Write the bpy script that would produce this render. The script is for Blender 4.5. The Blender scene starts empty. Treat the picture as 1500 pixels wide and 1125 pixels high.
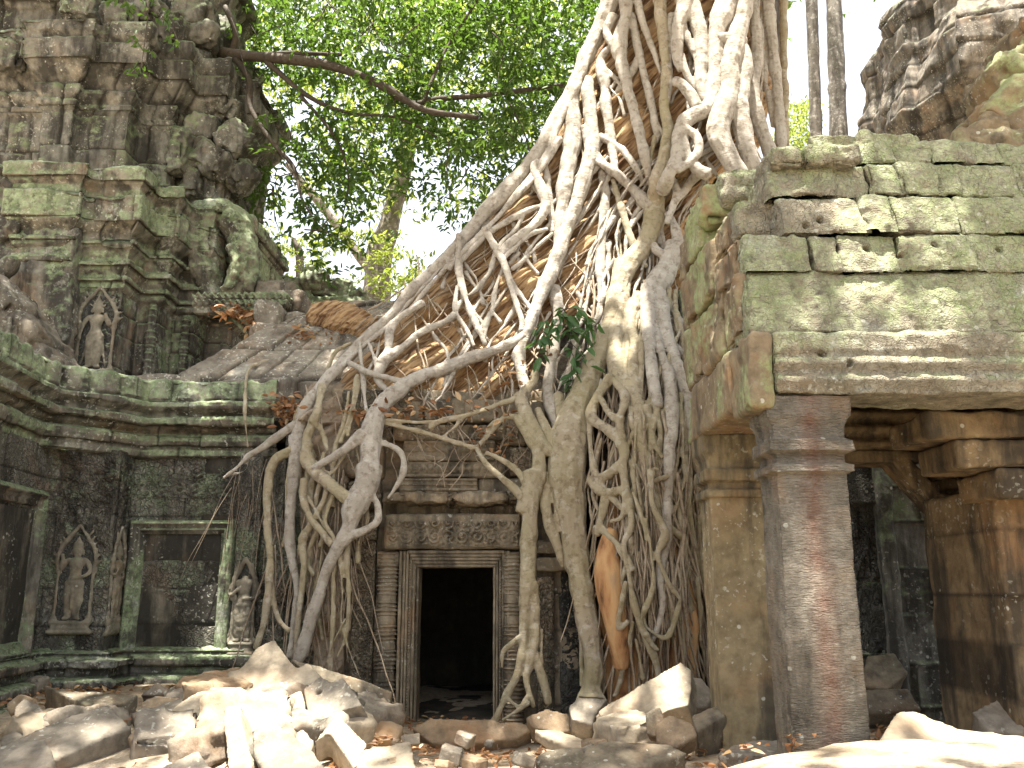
import bpy, math, random
import numpy as np
from mathutils import Vector, Matrix

# ------------------------------------------------------------------ camera, sky, sun, exposure
F_PX = 1300.0
TH = math.radians(12.95)
CAMZ = 1.5
sc = bpy.context.scene
COL = sc.collection
cam_d = bpy.data.cameras.new("camera"); cam = bpy.data.objects.new("camera", cam_d); COL.objects.link(cam)
cam.location = (0, 0, CAMZ); cam.rotation_euler = (math.pi/2+TH, 0, 0)
cam_d.sensor_width = 36; cam_d.lens = 36*F_PX/1500; cam_d.clip_end = 2000
sc.camera = cam
SUN = Vector((-0.06, -0.17, 0.985)).normalized()
w = bpy.data.worlds.new("World"); sc.world = w; w.use_nodes = True
nt = w.node_tree
bg = nt.nodes["Background"]; sky = nt.nodes.new("ShaderNodeTexSky"); sky.sky_type = 'NISHITA'; sky.sun_disc = False
sky.sun_elevation = math.asin(SUN.z); sky.sun_rotation = math.atan2(SUN.x, SUN.y)
sky.dust_density = 9.0; sky.air_density = 1.0; sky.ozone_density = 0.3
mxw = nt.nodes.new("ShaderNodeMix"); mxw.data_type = 'RGBA'; mxw.inputs[0].default_value = .62   # white blended into the sky for an overexposed look and brighter fill
nt.links.new(sky.outputs[0], mxw.inputs[6]); mxw.inputs[7].default_value = (2.7, 2.75, 2.8, 1); nt.links.new(mxw.outputs[2], bg.inputs[0]); bg.inputs[1].default_value = 0.15
sl = bpy.data.lights.new("sun", 'SUN'); so = bpy.data.objects.new("sun", sl); COL.objects.link(so)
sl.energy = 5.0; sl.angle = math.radians(0.5); sl.color = (1.0, 0.94, 0.84)
so.rotation_euler = SUN.to_track_quat('Z', 'Y').to_euler(); so.location = (0, 0, 30)
sc.view_settings.view_transform = 'Standard'; sc.view_settings.look = 'None'
sc.view_settings.exposure = 2.12; sc.view_settings.gamma = 1
try:
    sc.cycles.max_bounces = 8; sc.cycles.transparent_max_bounces = 4
except Exception: pass

# ------------------------------------------------------------------ helpers
cT, sT = math.cos(TH), math.sin(TH)
def ray(px, py):
    a = (px-750)/F_PX; b = (562.5-py)/F_PX
    return np.array([a, cT-b*sT, sT+b*cT])
def at(px, py, Y):
    d = ray(px, py); return np.array([0, 0, CAMZ])+d*(Y/d[1])
def Z(py, Y): return at(750, py, Y)[2]
def X(px, py, Y): return at(px, py, Y)[0]

def hsh(i, j, k, s):
    with np.errstate(over='ignore'):
        h = (i.astype(np.uint32)*np.uint32(374761393)+j.astype(np.uint32)*np.uint32(668265263)
             + k.astype(np.uint32)*np.uint32(2147483647)+np.uint32(s)*np.uint32(1274126177))
        h = (h ^ (h >> np.uint32(13)))*np.uint32(1274126177); h = (h ^ (h >> np.uint32(16)))*np.uint32(2246822519)
        h = h ^ (h >> np.uint32(15))
    return (h & np.uint32(0xffffff)).astype(np.float64)/float(0xffffff)*2-1
def vnoise(P, s=0):
    I = np.floor(P).astype(np.int64); f = P-I; f = f*f*f*(f*(f*6-15)+10); I = I & 0xffffffff
    r = 0
    for a in (0, 1):
        wa = f[:, 0] if a else 1-f[:, 0]
        for b in (0, 1):
            wb = f[:, 1] if b else 1-f[:, 1]
            for c in (0, 1):
                wc = f[:, 2] if c else 1-f[:, 2]
                r = r+wa*wb*wc*hsh(I[:, 0]+a, I[:, 1]+b, I[:, 2]+c, s)
    return r
def fbm(P, freq, octs=4, s=0, gain=.5):
    P = np.asarray(P, float); r = np.zeros(len(P)); a = 1.0; f = freq
    for o in range(octs):
        r += a*vnoise(P*f+17.3*o, s+o); a *= gain; f *= 2.03
    return r

JST = {}
def mk_mesh(name, V, F):
    me = mk_mesh0(name, V, F); q = JST.pop(len(V), None)
    if q is not None:
        a = me.attributes.new('joint', 'FLOAT', 'POINT'); a.data.foreach_set('value', q.astype(np.float32))
    return me
def mk_mesh0(name, V, F):
    V = np.asarray(V, float); me = bpy.data.meshes.new(name)
    if isinstance(F, np.ndarray):
        n = F.shape[1]; m = len(F)
        me.vertices.add(len(V)); me.vertices.foreach_set("co", V.ravel())
        me.loops.add(m*n); me.loops.foreach_set("vertex_index", F.ravel().astype(np.int32))
        me.polygons.add(m); me.polygons.foreach_set("loop_start", (np.arange(m)*n).astype(np.int32))
        me.update(calc_edges=True)
    else:
        me.from_pydata(V.tolist(), [], [list(f) for f in F]); me.update()
    return me
def shade(me, smooth=True):
    me.polygons.foreach_set("use_smooth", np.full(len(me.polygons), smooth)); me.update()
def link(name, me, mat, parent=None, smooth=True, label=None):
    shade(me, smooth)
    if not me.materials: me.materials.append(mat)
    o = bpy.data.objects.new(name, me); COL.objects.link(o)
    if parent:
        o.parent = parent; o.matrix_parent_inverse = Matrix.Translation(-parent.location)
        if parent.parent is not None:
            o.matrix_parent_inverse = Matrix.Identity(4)
    if label: o["label"] = label
    return o
def thing(name, label, cat, loc=(0, 0, 0), group=None):
    o = bpy.data.objects.new(name, None); COL.objects.link(o); o.location = loc; o.empty_display_size = .3
    o["label"] = label; o["category"] = cat
    if group: o["group"] = group
    return o
def tag(o, label, cat, group=None):
    o["label"] = label; o["category"] = cat
    if group: o["group"] = group
    return o
def grid_faces(nu, nv, wrap_u=False):
    i = np.arange(nu if wrap_u else nu-1); j = np.arange(nv-1)
    I, J = np.meshgrid(i, j, indexing='ij'); I2 = (I+1) % nu
    return np.stack([I*nv+J, I2*nv+J, I2*nv+J+1, I*nv+J+1], -1).reshape(-1, 4)
def cat(parts):
    Vs, Fs, n = [], [], 0
    for V, F in parts:
        Vs.append(V); Fs.append(F+n); n += len(V)
    return np.concatenate(Vs), np.concatenate(Fs)

def resample(pts, step):
    pts = np.asarray(pts, float); out = [pts[0]]; idx = [0.0]
    for k in range(len(pts)-1):
        L = np.linalg.norm((pts[k+1]-pts[k])[:2]) if pts.shape[1] > 2 else np.linalg.norm(pts[k+1]-pts[k])
        n = max(1, int(math.ceil(L/step)))
        for q in range(1, n+1):
            out.append(pts[k]+(pts[k+1]-pts[k])*q/n)
    return np.array(out)

def block_disp(u, v, hs, bl, seed, groove=.03, gw=.018, push=.02):
    """masonry: course edges hs (list of heights) or one height; returns displacement"""
    if not isinstance(hs, (list, tuple, np.ndarray)):
        rng = np.random.RandomState(seed); e = [v.min()-.01]
        while e[-1] < v.max(): e.append(e[-1]+hs*rng.uniform(.8, 1.25))
        hs = e
    hs = np.asarray(hs)
    ci = np.clip(np.searchsorted(hs, v)-1, 0, len(hs)-2)
    dv = np.minimum(v-hs[ci], hs[ci+1]-v)
    off = hsh(ci, ci*0, ci*0, seed)*bl
    uu = (u+off)/bl; uu = uu+.28*np.sin(uu*2.1+ci*1.7)
    bi = np.floor(uu).astype(np.int64); fu = uu-bi
    du = np.minimum(fu, 1-fu)*bl
    d = np.minimum(dv, du)
    g = -groove*np.exp(-(np.maximum(d, 0)/gw)**2)
    p = hsh(bi & 0xffff, ci, ci*0, seed+3)*push
    JST.clear(); JST[len(g)] = np.exp(-(np.maximum(d, 0)/(gw*.8))**2)
    gone = hsh(bi & 0xffff, ci, ci*0, seed+9)
    return g+p-np.where(gone > .93, push*2.5, 0)

def sweep(path, prof, step=.025, pstep=None, joints=None, amp=.012, seed=1, carve=None, erode=0.0, seg_amp=0):
    """sweep a profile (offset outwards, z) along a plan path; outward is to the right of travel"""
    path = np.asarray(path, float); n = len(path)
    mit = []
    for k in range(n):
        ds = []
        if k > 0: d = path[k]-path[k-1]; ds.append(d/np.linalg.norm(d))
        if k < n-1: d = path[k+1]-path[k]; ds.append(d/np.linalg.norm(d))
        ns = [np.array([d[1], -d[0]]) for d in ds]
        m = sum(ns); m = m/np.linalg.norm(m); m = m/max(.35, m.dot(ns[0])); mit.append(m)
    full = np.array([np.r_[p, m] for p, m in zip(path, mit)])
    S = resample(full, pstep or step); T = resample(prof, step)
    u = np.r_[0, np.cumsum(np.linalg.norm(np.diff(S[:, :2], axis=0), axis=1))]
    nu, nv = len(S), len(T)
    P = np.empty((nu, nv, 3))
    P[:, :, 0] = S[:, None, 0]+S[:, None, 2]*T[None, :, 0]
    P[:, :, 1] = S[:, None, 1]+S[:, None, 3]*T[None, :, 0]
    P[:, :, 2] = T[None, :, 1]
    gu = np.gradient(P, axis=0); gv = np.gradient(P, axis=1)
    N = np.cross(gu, gv); N /= np.maximum(np.linalg.norm(N, axis=2, keepdims=True), 1e-9)
    Pf = P.reshape(-1, 3); U = np.repeat(u, nv); Vv = np.tile(T[:, 1], nu)
    d = fbm(Pf, 2.3, 3, seed)*amp+fbm(Pf, 13, 3, seed+5)*amp*.55
    if erode: d -= erode*np.maximum(0, fbm(Pf, 1.1, 4, seed+11)-.15)
    if joints: d = d+block_disp(U, Vv, joints[0], joints[1], seed, *joints[2:])
    if carve is not None: d = d+carve(U, Vv, Pf)
    Pf = Pf+N.reshape(-1, 3)*d[:, None]
    return Pf, grid_faces(nu, nv)

def rbox(size, r=.03, res=.03, amp=.01, seed=0, center=(0, 0, 0), R=None, rough=1.0, shear=None, taper=0):
    """a worn stone block: rounded box with eroded faces"""
    sx, sy, sz = [s/2 for s in size]; parts = []
    for ax in range(3):
        for sg in (-1, 1):
            a, b = [(1, 2), (2, 0), (0, 1)][ax]; s = (sx, sy, sz)
            na = max(2, int(2*s[a]/res)+1); nb = max(2, int(2*s[b]/res)+1)
            A, B = np.meshgrid(np.linspace(-s[a], s[a], na), np.linspace(-s[b], s[b], nb), indexing='ij')
            P = np.zeros((na*nb, 3)); P[:, a] = A.ravel(); P[:, b] = B.ravel(); P[:, ax] = sg*s[ax]
            Fq = grid_faces(na, nb)
            if sg < 0: Fq = Fq[:, ::-1]
            parts.append((P, Fq))
    V, F = cat(parts); _, ix, inv = np.unique(np.round(V, 5), axis=0, return_index=True, return_inverse=True); V = V[ix]; F = inv.reshape(-1)[F]
    r = min(r, sx*.95, sy*.95, sz*.95)
    inner = np.clip(V, [-(sx-r), -(sy-r), -(sz-r)], [sx-r, sy-r, sz-r])
    d = V-inner; L = np.linalg.norm(d, axis=1, keepdims=True); n = d/np.maximum(L, 1e-9)
    V = inner+n*r
    if taper: V[:, :2] *= (1-taper*(V[:, 2:3]/(2*sz)+.5))
    if shear is not None:
        V[:, 0] += V[:, 2]*shear[0]; V[:, 1] += V[:, 2]*shear[1]
    off = np.array([seed*3.17, seed*1.31, seed*.77])
    dd = fbm(V+off, 3, 3, 7)*amp+fbm(V+off, 14, 3, 9)*amp*.5
    edge = (np.abs(d) > r*.3).sum(1) >= 2
    dd -= edge*np.maximum(0, fbm(V+off, 5, 2, 3))*amp*2.2*rough
    V = V+n*dd[:, None]
    if R is not None: V = V@np.array(R).T
    return V+np.array(center), F

def remesh(V, F, voxel=.02, smooth=3, name='m'):
    me = mk_mesh(name+'_t', V, F); o = bpy.data.objects.new('t', me); COL.objects.link(o)
    m = o.modifiers.new('r', 'REMESH'); m.mode = 'VOXEL'; m.voxel_size = voxel
    if smooth:
        s = o.modifiers.new('s', 'SMOOTH'); s.iterations = smooth; s.factor = .5
    dg = bpy.context.evaluated_depsgraph_get()
    out = bpy.data.meshes.new_from_object(o.evaluated_get(dg))
    bpy.data.objects.remove(o); bpy.data.meshes.remove(me)
    return out
def mesh_np(me):
    n = len(me.vertices); a = np.empty(n*3); me.vertices.foreach_get('co', a); b = np.empty(n*3)
    me.vertices.foreach_get('normal', b); return a.reshape(-1, 3), b.reshape(-1, 3)
def displace(me, fn):
    P, N = mesh_np(me); d = fn(P, N)
    if d.ndim == 1: d = N*d[:, None]
    P = P+d; me.vertices.foreach_set('co', P.ravel()); me.update()

def catmull(P, step=.04):
    P = np.asarray(P, float)
    if len(P) == 2: P = np.array([P[0], (P[0]+P[1])/2, P[1]])
    Q = np.vstack([2*P[0]-P[1], P, 2*P[-1]-P[-2]]); out = []
    for k in range(1, len(Q)-2):
        L = np.linalg.norm((Q[k+1]-Q[k])[:3]); n = max(2, int(L/step)); t = np.linspace(0, 1, n, endpoint=False)[:, None]
        p0, p1, p2, p3 = Q[k-1], Q[k], Q[k+1], Q[k+2]
        out.append(.5*((2*p1)+(-p0+p2)*t+(2*p0-5*p1+4*p2-p3)*t**2+(-p0+3*p1-3*p2+p3)*t**3))
    out.append(P[-1:]); return np.vstack(out)
def tube(P4, ring=8, step=.04, wob=0.1, seed=0, flat=1.0):
    """closed tube along (x,y,z,r) points"""
    C = catmull(P4, step); p = C[:, :3]; r = np.maximum(C[:, 3], .002)
    n = len(p); T = np.gradient(p, axis=0); T /= np.maximum(np.linalg.norm(T, axis=1, keepdims=True), 1e-9)
    up = np.array([0.03, 1, .05]); A = np.cross(T, up); A /= np.maximum(np.linalg.norm(A, axis=1, keepdims=True), 1e-6); B = np.cross(A, T)
    r = r*(1+wob*fbm(p, 3.5, 2, seed+41))
    an = np.linspace(0, 2*np.pi, ring, endpoint=False)
    V = p[:, None, :]+r[:, None, None]*(np.cos(an)[None, :, None]*A[:, None, :]+flat*np.sin(an)[None, :, None]*B[:, None, :])
    V = V.reshape(-1, 3)
    i = np.arange(n-1)[:, None]; j = np.arange(ring)[None, :]; j2 = (j+1) % ring
    Fq = np.stack([i*ring+j, i*ring+j2, (i+1)*ring+j2, (i+1)*ring+j], -1).reshape(-1, 4)
    V = np.vstack([V, p[0]-T[0]*r[0]*.5, p[-1]+T[-1]*r[-1]*.5]); a, b = len(V)-2, len(V)-1
    j = np.arange(ring); j2 = (j+1) % ring
    c1 = np.stack([np.full(ring, a), j2, j, j], -1); c2 = np.stack([np.full(ring, b), (n-1)*ring+j, (n-1)*ring+j2, (n-1)*ring+j2], -1)
    return V, Fq, np.vstack([c1, c2])[:, :3]
def tubes_mesh(name, tubes):
    Vs, Fs, n = [], [], 0
    for V, Fq, Ft in tubes:
        Vs.append(V); Fs += (Fq+n).tolist(); Fs += (Ft+n).tolist(); n += len(V)
    return np.concatenate(Vs), Fs

# ------------------------------------------------------------------ materials
class NT:
    def __init__(s, name):
        s.m = bpy.data.materials.new(name); s.m.use_nodes = True; s.t = s.m.node_tree
        s.b = s.t.nodes["Principled BSDF"]; s.b.inputs["Roughness"].default_value = .9
        s.b.inputs["Specular IOR Level"].default_value = .25
    def n(s, k, **kw):
        nd = s.t.nodes.new(k)
        for a, v in kw.items(): setattr(nd, a, v)
        return nd
    def l(s, a, b): s.t.links.new(a, b)
    def pos(s, scale=(1, 1, 1), off=(0, 0, 0), rot=(0, 0, 0)):
        g = s.n("ShaderNodeNewGeometry"); m = s.n("ShaderNodeMapping"); s.l(g.outputs['Position'], m.inputs[0])
        m.inputs['Scale'].default_value = scale; m.inputs['Location'].default_value = off; m.inputs['Rotation'].default_value = rot
        return m.outputs[0]
    def noise(s, v, scale, detail=5, rough=.55, dist=0):
        t = s.n("ShaderNodeTexNoise"); s.l(v, t.inputs['Vector']); t.inputs['Scale'].default_value = scale
        t.inputs['Detail'].default_value = detail; t.inputs['Roughness'].default_value = rough; t.inputs['Distortion'].default_value = dist
        return t.outputs['Fac']
    def vor(s, v, scale, feat='F1', rnd=1, out='Distance'):
        t = s.n("ShaderNodeTexVoronoi", feature=feat); s.l(v, t.inputs['Vector']); t.inputs['Scale'].default_value = scale
        t.inputs['Randomness'].default_value = rnd; return t.outputs[out]
    def ramp(s, v, stops):
        r = s.n("ShaderNodeValToRGB"); s.l(v, r.inputs[0]); e = r.color_ramp.elements
        while len(e) > 1: e.remove(e[-1])
        for k, (p, c) in enumerate(stops):
            if isinstance(c, (int, float)): c = (c, c, c)
            if k == 0: e[0].position = p; e[0].color = (*c, 1)
            else: q = e.new(p); q.color = (*c, 1)
        return r.outputs[0]
    def math(s, op, a, b=None, clamp=False):
        m = s.n("ShaderNodeMath", operation=op); m.use_clamp = clamp
        for i, x in enumerate((a, b)):
            if x is None: continue
            if isinstance(x, (int, float)): m.inputs[i].default_value = x
            else: s.l(x, m.inputs[i])
        return m.outputs[0]
    def mix(s, f, a, b, blend='MIX'):
        m = s.n("ShaderNodeMix", data_type='RGBA', blend_type=blend)
        for i, x in ((0, f), (6, a), (7, b)):
            if isinstance(x, (int, float)): m.inputs[i].default_value = x
            elif isinstance(x, tuple): m.inputs[i].default_value = (*x, 1)
            else: s.l(x, m.inputs[i])
        return m.outputs[2]
    def nz(s):
        g = s.n("ShaderNodeNewGeometry"); x = s.n("ShaderNodeSeparateXYZ"); s.l(g.outputs['Normal'], x.inputs[0]); return x.outputs[2]
    def bump(s, h, dist=.01, strength=1.0, prev=None):
        b = s.n("ShaderNodeBump"); b.inputs['Distance'].default_value = dist; b.inputs['Strength'].default_value = strength
        s.l(h, b.inputs['Height'])
        if prev is not None: s.l(prev, b.inputs['Normal'])
        return b.outputs[0]

def stone(name, c1, c2, moss=.5, mossc=(.12, .16, .075), moss2=(.27, .31, .19), stain=.5, stainc=(.03, .028, .024), lich=.3,
          warm=.3, warmc=(.30, .16, .07), pale=0, carve=0, cscale=7, upmoss=.25, bumpd=.012, ripple=0, off=0, red=None, streak=3.0, circ=0):
    t = NT(name); p = t.pos(off=(off, off*.7, off*.3))
    n1 = t.noise(p, 1.7, 6, .6); n2 = t.noise(p, 9, 6, .65); n3 = t.noise(p, 46, 4, .7)
    base = t.mix(t.ramp(n1, [(.35, 0), (.65, 1)]), c1, c2)
    base = t.mix(t.ramp(n2, [(.32, .7), (.62, 0)]), base, tuple(x*.4 for x in c1))
    if warm:
        wn = t.noise(t.pos(off=(off+5, 3, 9)), 2.1, 4, .6)
        base = t.mix(t.math('MULTIPLY', t.ramp(wn, [(.52, 0), (.68, 1)]), warm), base, warmc)
    if stain:
        ps = t.pos(scale=(streak, streak, .55), off=(off+2, 7, 1)); sn = t.noise(ps, 1.3, 7, .62)
        sm = t.math('MULTIPLY', t.ramp(sn, [(.62-.28*stain, 0), (.76-.28*stain, 1)]), min(1, .55+.4*stain))
        base = t.mix(sm, base, stainc)
    if moss:
        mn = t.noise(t.pos(off=(off+11, 1, 4)), 1.25, 8, .68); up = t.math('MULTIPLY', t.nz(), upmoss)
        mv = t.math('ADD', mn, up); lo = .70-.32*moss
        fine = t.ramp(t.noise(p, 20, 6, .7), [(.38, 0), (.55, 1)])
        mm = t.math('MULTIPLY', t.ramp(mv, [(lo, 0), (lo+.09, 1)]), t.math('ADD', t.math('MULTIPLY', fine, .8), .2))
        mc = t.mix(t.ramp(t.noise(p, 5.5, 6, .7), [(.35, 0), (.66, 1)]), mossc, moss2)
        base = t.mix(mm, base, mc)
    if pale:
        pn = t.noise(t.pos(off=(off+21, 5, 2)), 2.3, 8, .7); pf = t.ramp(t.noise(p, 30, 5, .7), [(.35, .2), (.6, 1)])
        base = t.mix(t.math('MULTIPLY', t.math('MULTIPLY', t.ramp(pn, [(.56, 0), (.64, 1)]), pf), pale), base, (.44, .45, .39))
    jn = t.n("ShaderNodeAttribute"); jn.attribute_name = 'joint'; base = t.mix(t.math('MULTIPLY', jn.outputs['Fac'], .8), base, (.02, .017, .013))  # dirt and missing groove shade put into the colour of joints and carved lows
    if lich:
        v = t.noise(t.pos(off=(off+3, 8, 2)), 26, 3, .5); big = t.noise(p, 1.9, 3, .5)
        a = t.math('MULTIPLY', t.ramp(v, [(.60, 0), (.65, 1)]), t.ramp(big, [(.5-.12*lich, 0), (.66-.1*lich, 1)]))
        vv = t.vor(t.pos(off=(off, 4, 4)), 9); cc = t.noise(t.pos(off=(off, 2, 2)), 4, 2)
        b2 = t.math('MULTIPLY', t.ramp(vv, [(.12, 1), (.16, 0)]), t.ramp(cc, [(.55, 0), (.58, 1)]))
        a = t.math('MAXIMUM', t.math('MULTIPLY', a, min(1, .35+lich*.5) if not circ else .15), t.math('MULTIPLY', b2, .6))
        base = t.mix(a, base, (.55, .55, .47))
    if red:
        g = t.n("ShaderNodeNewGeometry"); sx = t.n("ShaderNodeSeparateXYZ"); t.l(g.outputs['Position'], sx.inputs[0])
        wob = t.math('MULTIPLY', t.noise(p, 2.5, 4), .12); xx = t.math('ADD', sx.outputs[0], wob)
        rm = t.ramp(t.math('MULTIPLY', t.math('ABSOLUTE', t.math('SUBTRACT', xx, red), None), 8), [(.1, .5), (.9, 0)])
        base = t.mix(t.math('MULTIPLY', rm, t.ramp(n2, [(.3, 1), (.7, .4)])), base, (.20, .075, .045))
    t.l(base, t.b.inputs['Base Color'])
    h = t.math('ADD', t.math('MULTIPLY', n2, .9), t.math('MULTIPLY', n3, .45))
    nb = t.bump(h, bumpd, 1.0)
    if carve:
        pc = t.pos(scale=(1, 1, 1)); wn = t.n("ShaderNodeTexNoise"); t.l(pc, wn.inputs['Vector']); wn.inputs['Scale'].default_value = cscale*1.1
        mx = t.n("ShaderNodeVectorMath", operation='MULTIPLY_ADD'); t.l(wn.outputs['Color'], mx.inputs[0])
        mx.inputs[1].default_value = (.11,)*3; t.l(pc, mx.inputs[2])
        v = t.vor(mx.outputs[0], cscale*1.7, 'F1'); rings = t.math('SINE', t.math('MULTIPLY', v, 22))
        v2 = t.vor(mx.outputs[0], cscale*1.7, 'DISTANCE_TO_EDGE')
        hh = t.math('ADD', t.math('MULTIPLY', rings, .4), t.ramp(v2, [(0, 0), (.12, 1)]))
        hh = t.math('MULTIPLY', hh, t.ramp(n1, [(.3, .35), (.55, 1)]))
        nb = t.bump(hh, .022*carve, 1.0, nb)
        t.l(t.mix(t.math('MULTIPLY', t.ramp(hh, [(.35, 1), (.75, 0)]), .45*min(1, carve+.3)), base, (.06, .053, .042)), t.b.inputs['Base Color'])  # carved recesses darkened in colour: dirt plus shade the weak relief lacks
    if ripple:
        pr = t.pos(scale=(1, 1, 4)); r1 = t.noise(pr, 21, 3, .5, .9)
        nb = t.bump(r1, .035*ripple, 1.0, nb)
    t.l(nb, t.b.inputs['Normal']); return t.m

GREY1, GREY2 = (.15, .135, .105), (.25, .225, .175)
M_tower = stone('mossy_temple_stone', (.17, .158, .13), (.31, .29, .24), moss=.55, stain=.75, lich=.45, carve=0, off=0, warm=.35, pale=.7, moss2=(.31, .38, .23))
M_towerlow = stone('dark_temple_stone', (.19, .178, .145), (.35, .325, .265), moss=.62, stain=.56, lich=.3, off=3, carve=.8, cscale=9, warm=.35, mossc=(.17, .21, .12), moss2=(.38, .45, .30), upmoss=.05, pale=.6)
M_cornice = stone('green_cornice_stone', (.17, .16, .125), (.32, .30, .24), moss=.85, stain=.62, lich=.5, off=6, mossc=(.11, .15, .07), moss2=(.36,.43,.26), upmoss=.25, warm=.3, pale=.75)
M_upper = stone('upper_temple_stone', (.155, .148, .125), (.27, .26, .22), moss=.5, stain=.7, lich=.3, off=9, warm=.12, pale=.4)
M_roof = stone('roof_slab_stone', (.20, .175, .14), (.32, .285, .225), moss=.12, stain=.4, lich=.8, off=12, upmoss=.02, warm=.2, pale=.5)
M_fac = stone('brown_facade_stone', (.24, .20, .135), (.34, .29, .205), moss=.05, stain=.45, lich=.35, off=15, carve=.7, cscale=8, warm=.3, upmoss=.05)
M_facp = stone('plain_facade_stone', (.23, .19, .13), (.33, .28, .20), moss=.05, stain=.5, lich=.2, off=18, warm=.35, upmoss=.05)
M_panel = stone('stained_panel_stone', (.15, .13, .10), (.26, .23, .175), moss=.25, stain=.9, lich=.35, off=21, warm=.6, warmc=(.17, .10, .04), streak=2.2)
M_fig = stone('carved_figure_stone', (.22, .195, .15), (.31, .28, .21), moss=.15, stain=.3, lich=.2, off=24, upmoss=.1, bumpd=.005)
M_porch = stone('green_porch_stone', (.27, .245, .18), (.37, .335, .25), moss=.80, mossc=(.22, .265, .12), moss2=(.40, .42, .27), stain=.3, lich=.4, pale=.6, off=27, carve=.2, cscale=11, ripple=.2, upmoss=.1, warm=.25, bumpd=.025)
M_porchside = stone('brown_porch_stone', (.22, .17, .11), (.30, .24, .15), moss=.62, mossc=(.24, .29, .12), moss2=(.33, .36, .20), stain=.35, lich=.15, off=30, warm=.5, upmoss=.05)
M_pillar = stone('rippled_pillar_stone', (.18, .16, .125), (.28, .25, .20), moss=.12, stain=.3, lich=.12, circ=1, off=33, ripple=.9, red=1.93, warm=.3, upmoss=0)
M_pillar2 = stone('smooth_pillar_stone', (.24, .19, .11), (.30, .25, .15), moss=.1, stain=.55, lich=.45, off=36, warm=.3, upmoss=0, bumpd=.005)
M_inner = stone('inner_stone', (.22, .15, .08), (.28, .21, .12), moss=.05, stain=.6, lich=.1, off=39, warm=.6, upmoss=0)
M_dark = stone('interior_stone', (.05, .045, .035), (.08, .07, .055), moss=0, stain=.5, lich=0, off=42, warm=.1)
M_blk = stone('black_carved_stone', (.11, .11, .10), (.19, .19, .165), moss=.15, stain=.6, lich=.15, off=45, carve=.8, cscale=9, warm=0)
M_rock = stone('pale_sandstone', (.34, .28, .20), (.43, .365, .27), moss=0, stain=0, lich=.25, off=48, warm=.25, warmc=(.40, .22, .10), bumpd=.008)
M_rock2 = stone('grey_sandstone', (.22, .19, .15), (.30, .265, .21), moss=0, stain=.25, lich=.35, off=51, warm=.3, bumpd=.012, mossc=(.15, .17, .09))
M_rock3 = stone('mossy_rubble_stone', (.17, .14, .10), (.28, .24, .17), moss=.35, upmoss=.02, stain=.4, lich=.35, off=54, warm=.3)
M_rock4 = stone('brown_rubble_stone', (.25, .18, .115), (.34, .26, .17), moss=0, stain=.15, lich=.15, off=57, warm=.5)
M_far = stone('far_tower_stone', (.16, .14, .115), (.25, .22, .175), moss=.12, stain=.55, lich=.4, off=60, warm=.3)

def wood(name, c1, c2, dark, sc1=1.0, green=.0, ring=.5, fib=0, bd=.008, patch=(.55, .52, .46), pk=.35):
    t = NT(name); p = t.pos(); n1 = t.noise(p, 2.4*sc1, 6, .6); n2 = t.noise(p, 14, 6, .65)
    c = t.mix(t.ramp(n1, [(.35, 0), (.65, 1)]), c1, c2)
    c = t.mix(t.ramp(n2, [(.34, .75), (.5, 0)]), c, dark)
    if pk: c = t.mix(t.math('MULTIPLY', t.ramp(t.noise(t.pos(off=(3, 3, 3)), 11, 5, .6), [(.55, 0), (.62, 1)]), pk), c, patch)
    if green: c = t.mix(t.math('MULTIPLY', t.ramp(t.noise(t.pos(off=(7, 1, 2)), 1.6, 5, .6), [(.4, 0), (.6, 1)]), green), c, (.23, .21, .09))
    t.l(c, t.b.inputs['Base Color']); t.b.inputs['Roughness'].default_value = .75
    nb = t.bump(t.noise(t.pos(scale=(1, 1, 2.5)), 24, 6, .6), bd)
    if ring: nb = t.bump(t.noise(t.pos(scale=(.6, .6, 7)), 6, 3, .5), bd*ring, 1, nb)
    t.l(nb, t.b.inputs['Normal']); return t.m
M_root = wood('pale_root_bark', (.31, .275, .225), (.42, .385, .33), (.16, .125, .09), ring=.5)
M_rootlow = wood('olive_root_bark', (.29, .24, .16), (.37, .32, .235), (.15, .11, .07), green=.35, ring=.5)
M_rootthin = wood('thin_root_bark', (.25, .19, .13), (.37, .31, .23), (.12, .08, .05), ring=.3, pk=.1)
M_trunkfar = wood('far_trunk_bark', (.12, .105, .085), (.19, .17, .14), (.07, .06, .045))
M_branch = wood('dark_branch_bark', (.045, .035, .025), (.075, .06, .042), (.03, .02, .015), pk=.05)

def barkmat():
    t = NT('fibrous_orange_wood'); g = t.pos(rot=(0, math.radians(42), 0), scale=(1, 1, 1))
    m = t.n("ShaderNodeMapping"); t.l(g, m.inputs[0]); m.inputs['Scale'].default_value = (1.1, 3, 12)
    a = t.noise(m.outputs[0], 1.6, 8, .65, .4); b = t.noise(t.pos(), 1.2, 5, .6)
    c = t.ramp(a, [(.30, (.045, .022, .012)), (.42, (.18, .10, .052)), (.52, (.38, .25, .13)), (.66, (.52, .37, .21)), (.8, (.36, .28, .19))])
    c = t.mix(t.ramp(b, [(.57, 0), (.7, .75)]), c, (.09, .055, .035))
    t.l(c, t.b.inputs['Base Color']); t.l(t.bump(a, .06, 1), t.b.inputs['Normal']); return t.m
M_bark = barkmat()

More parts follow.
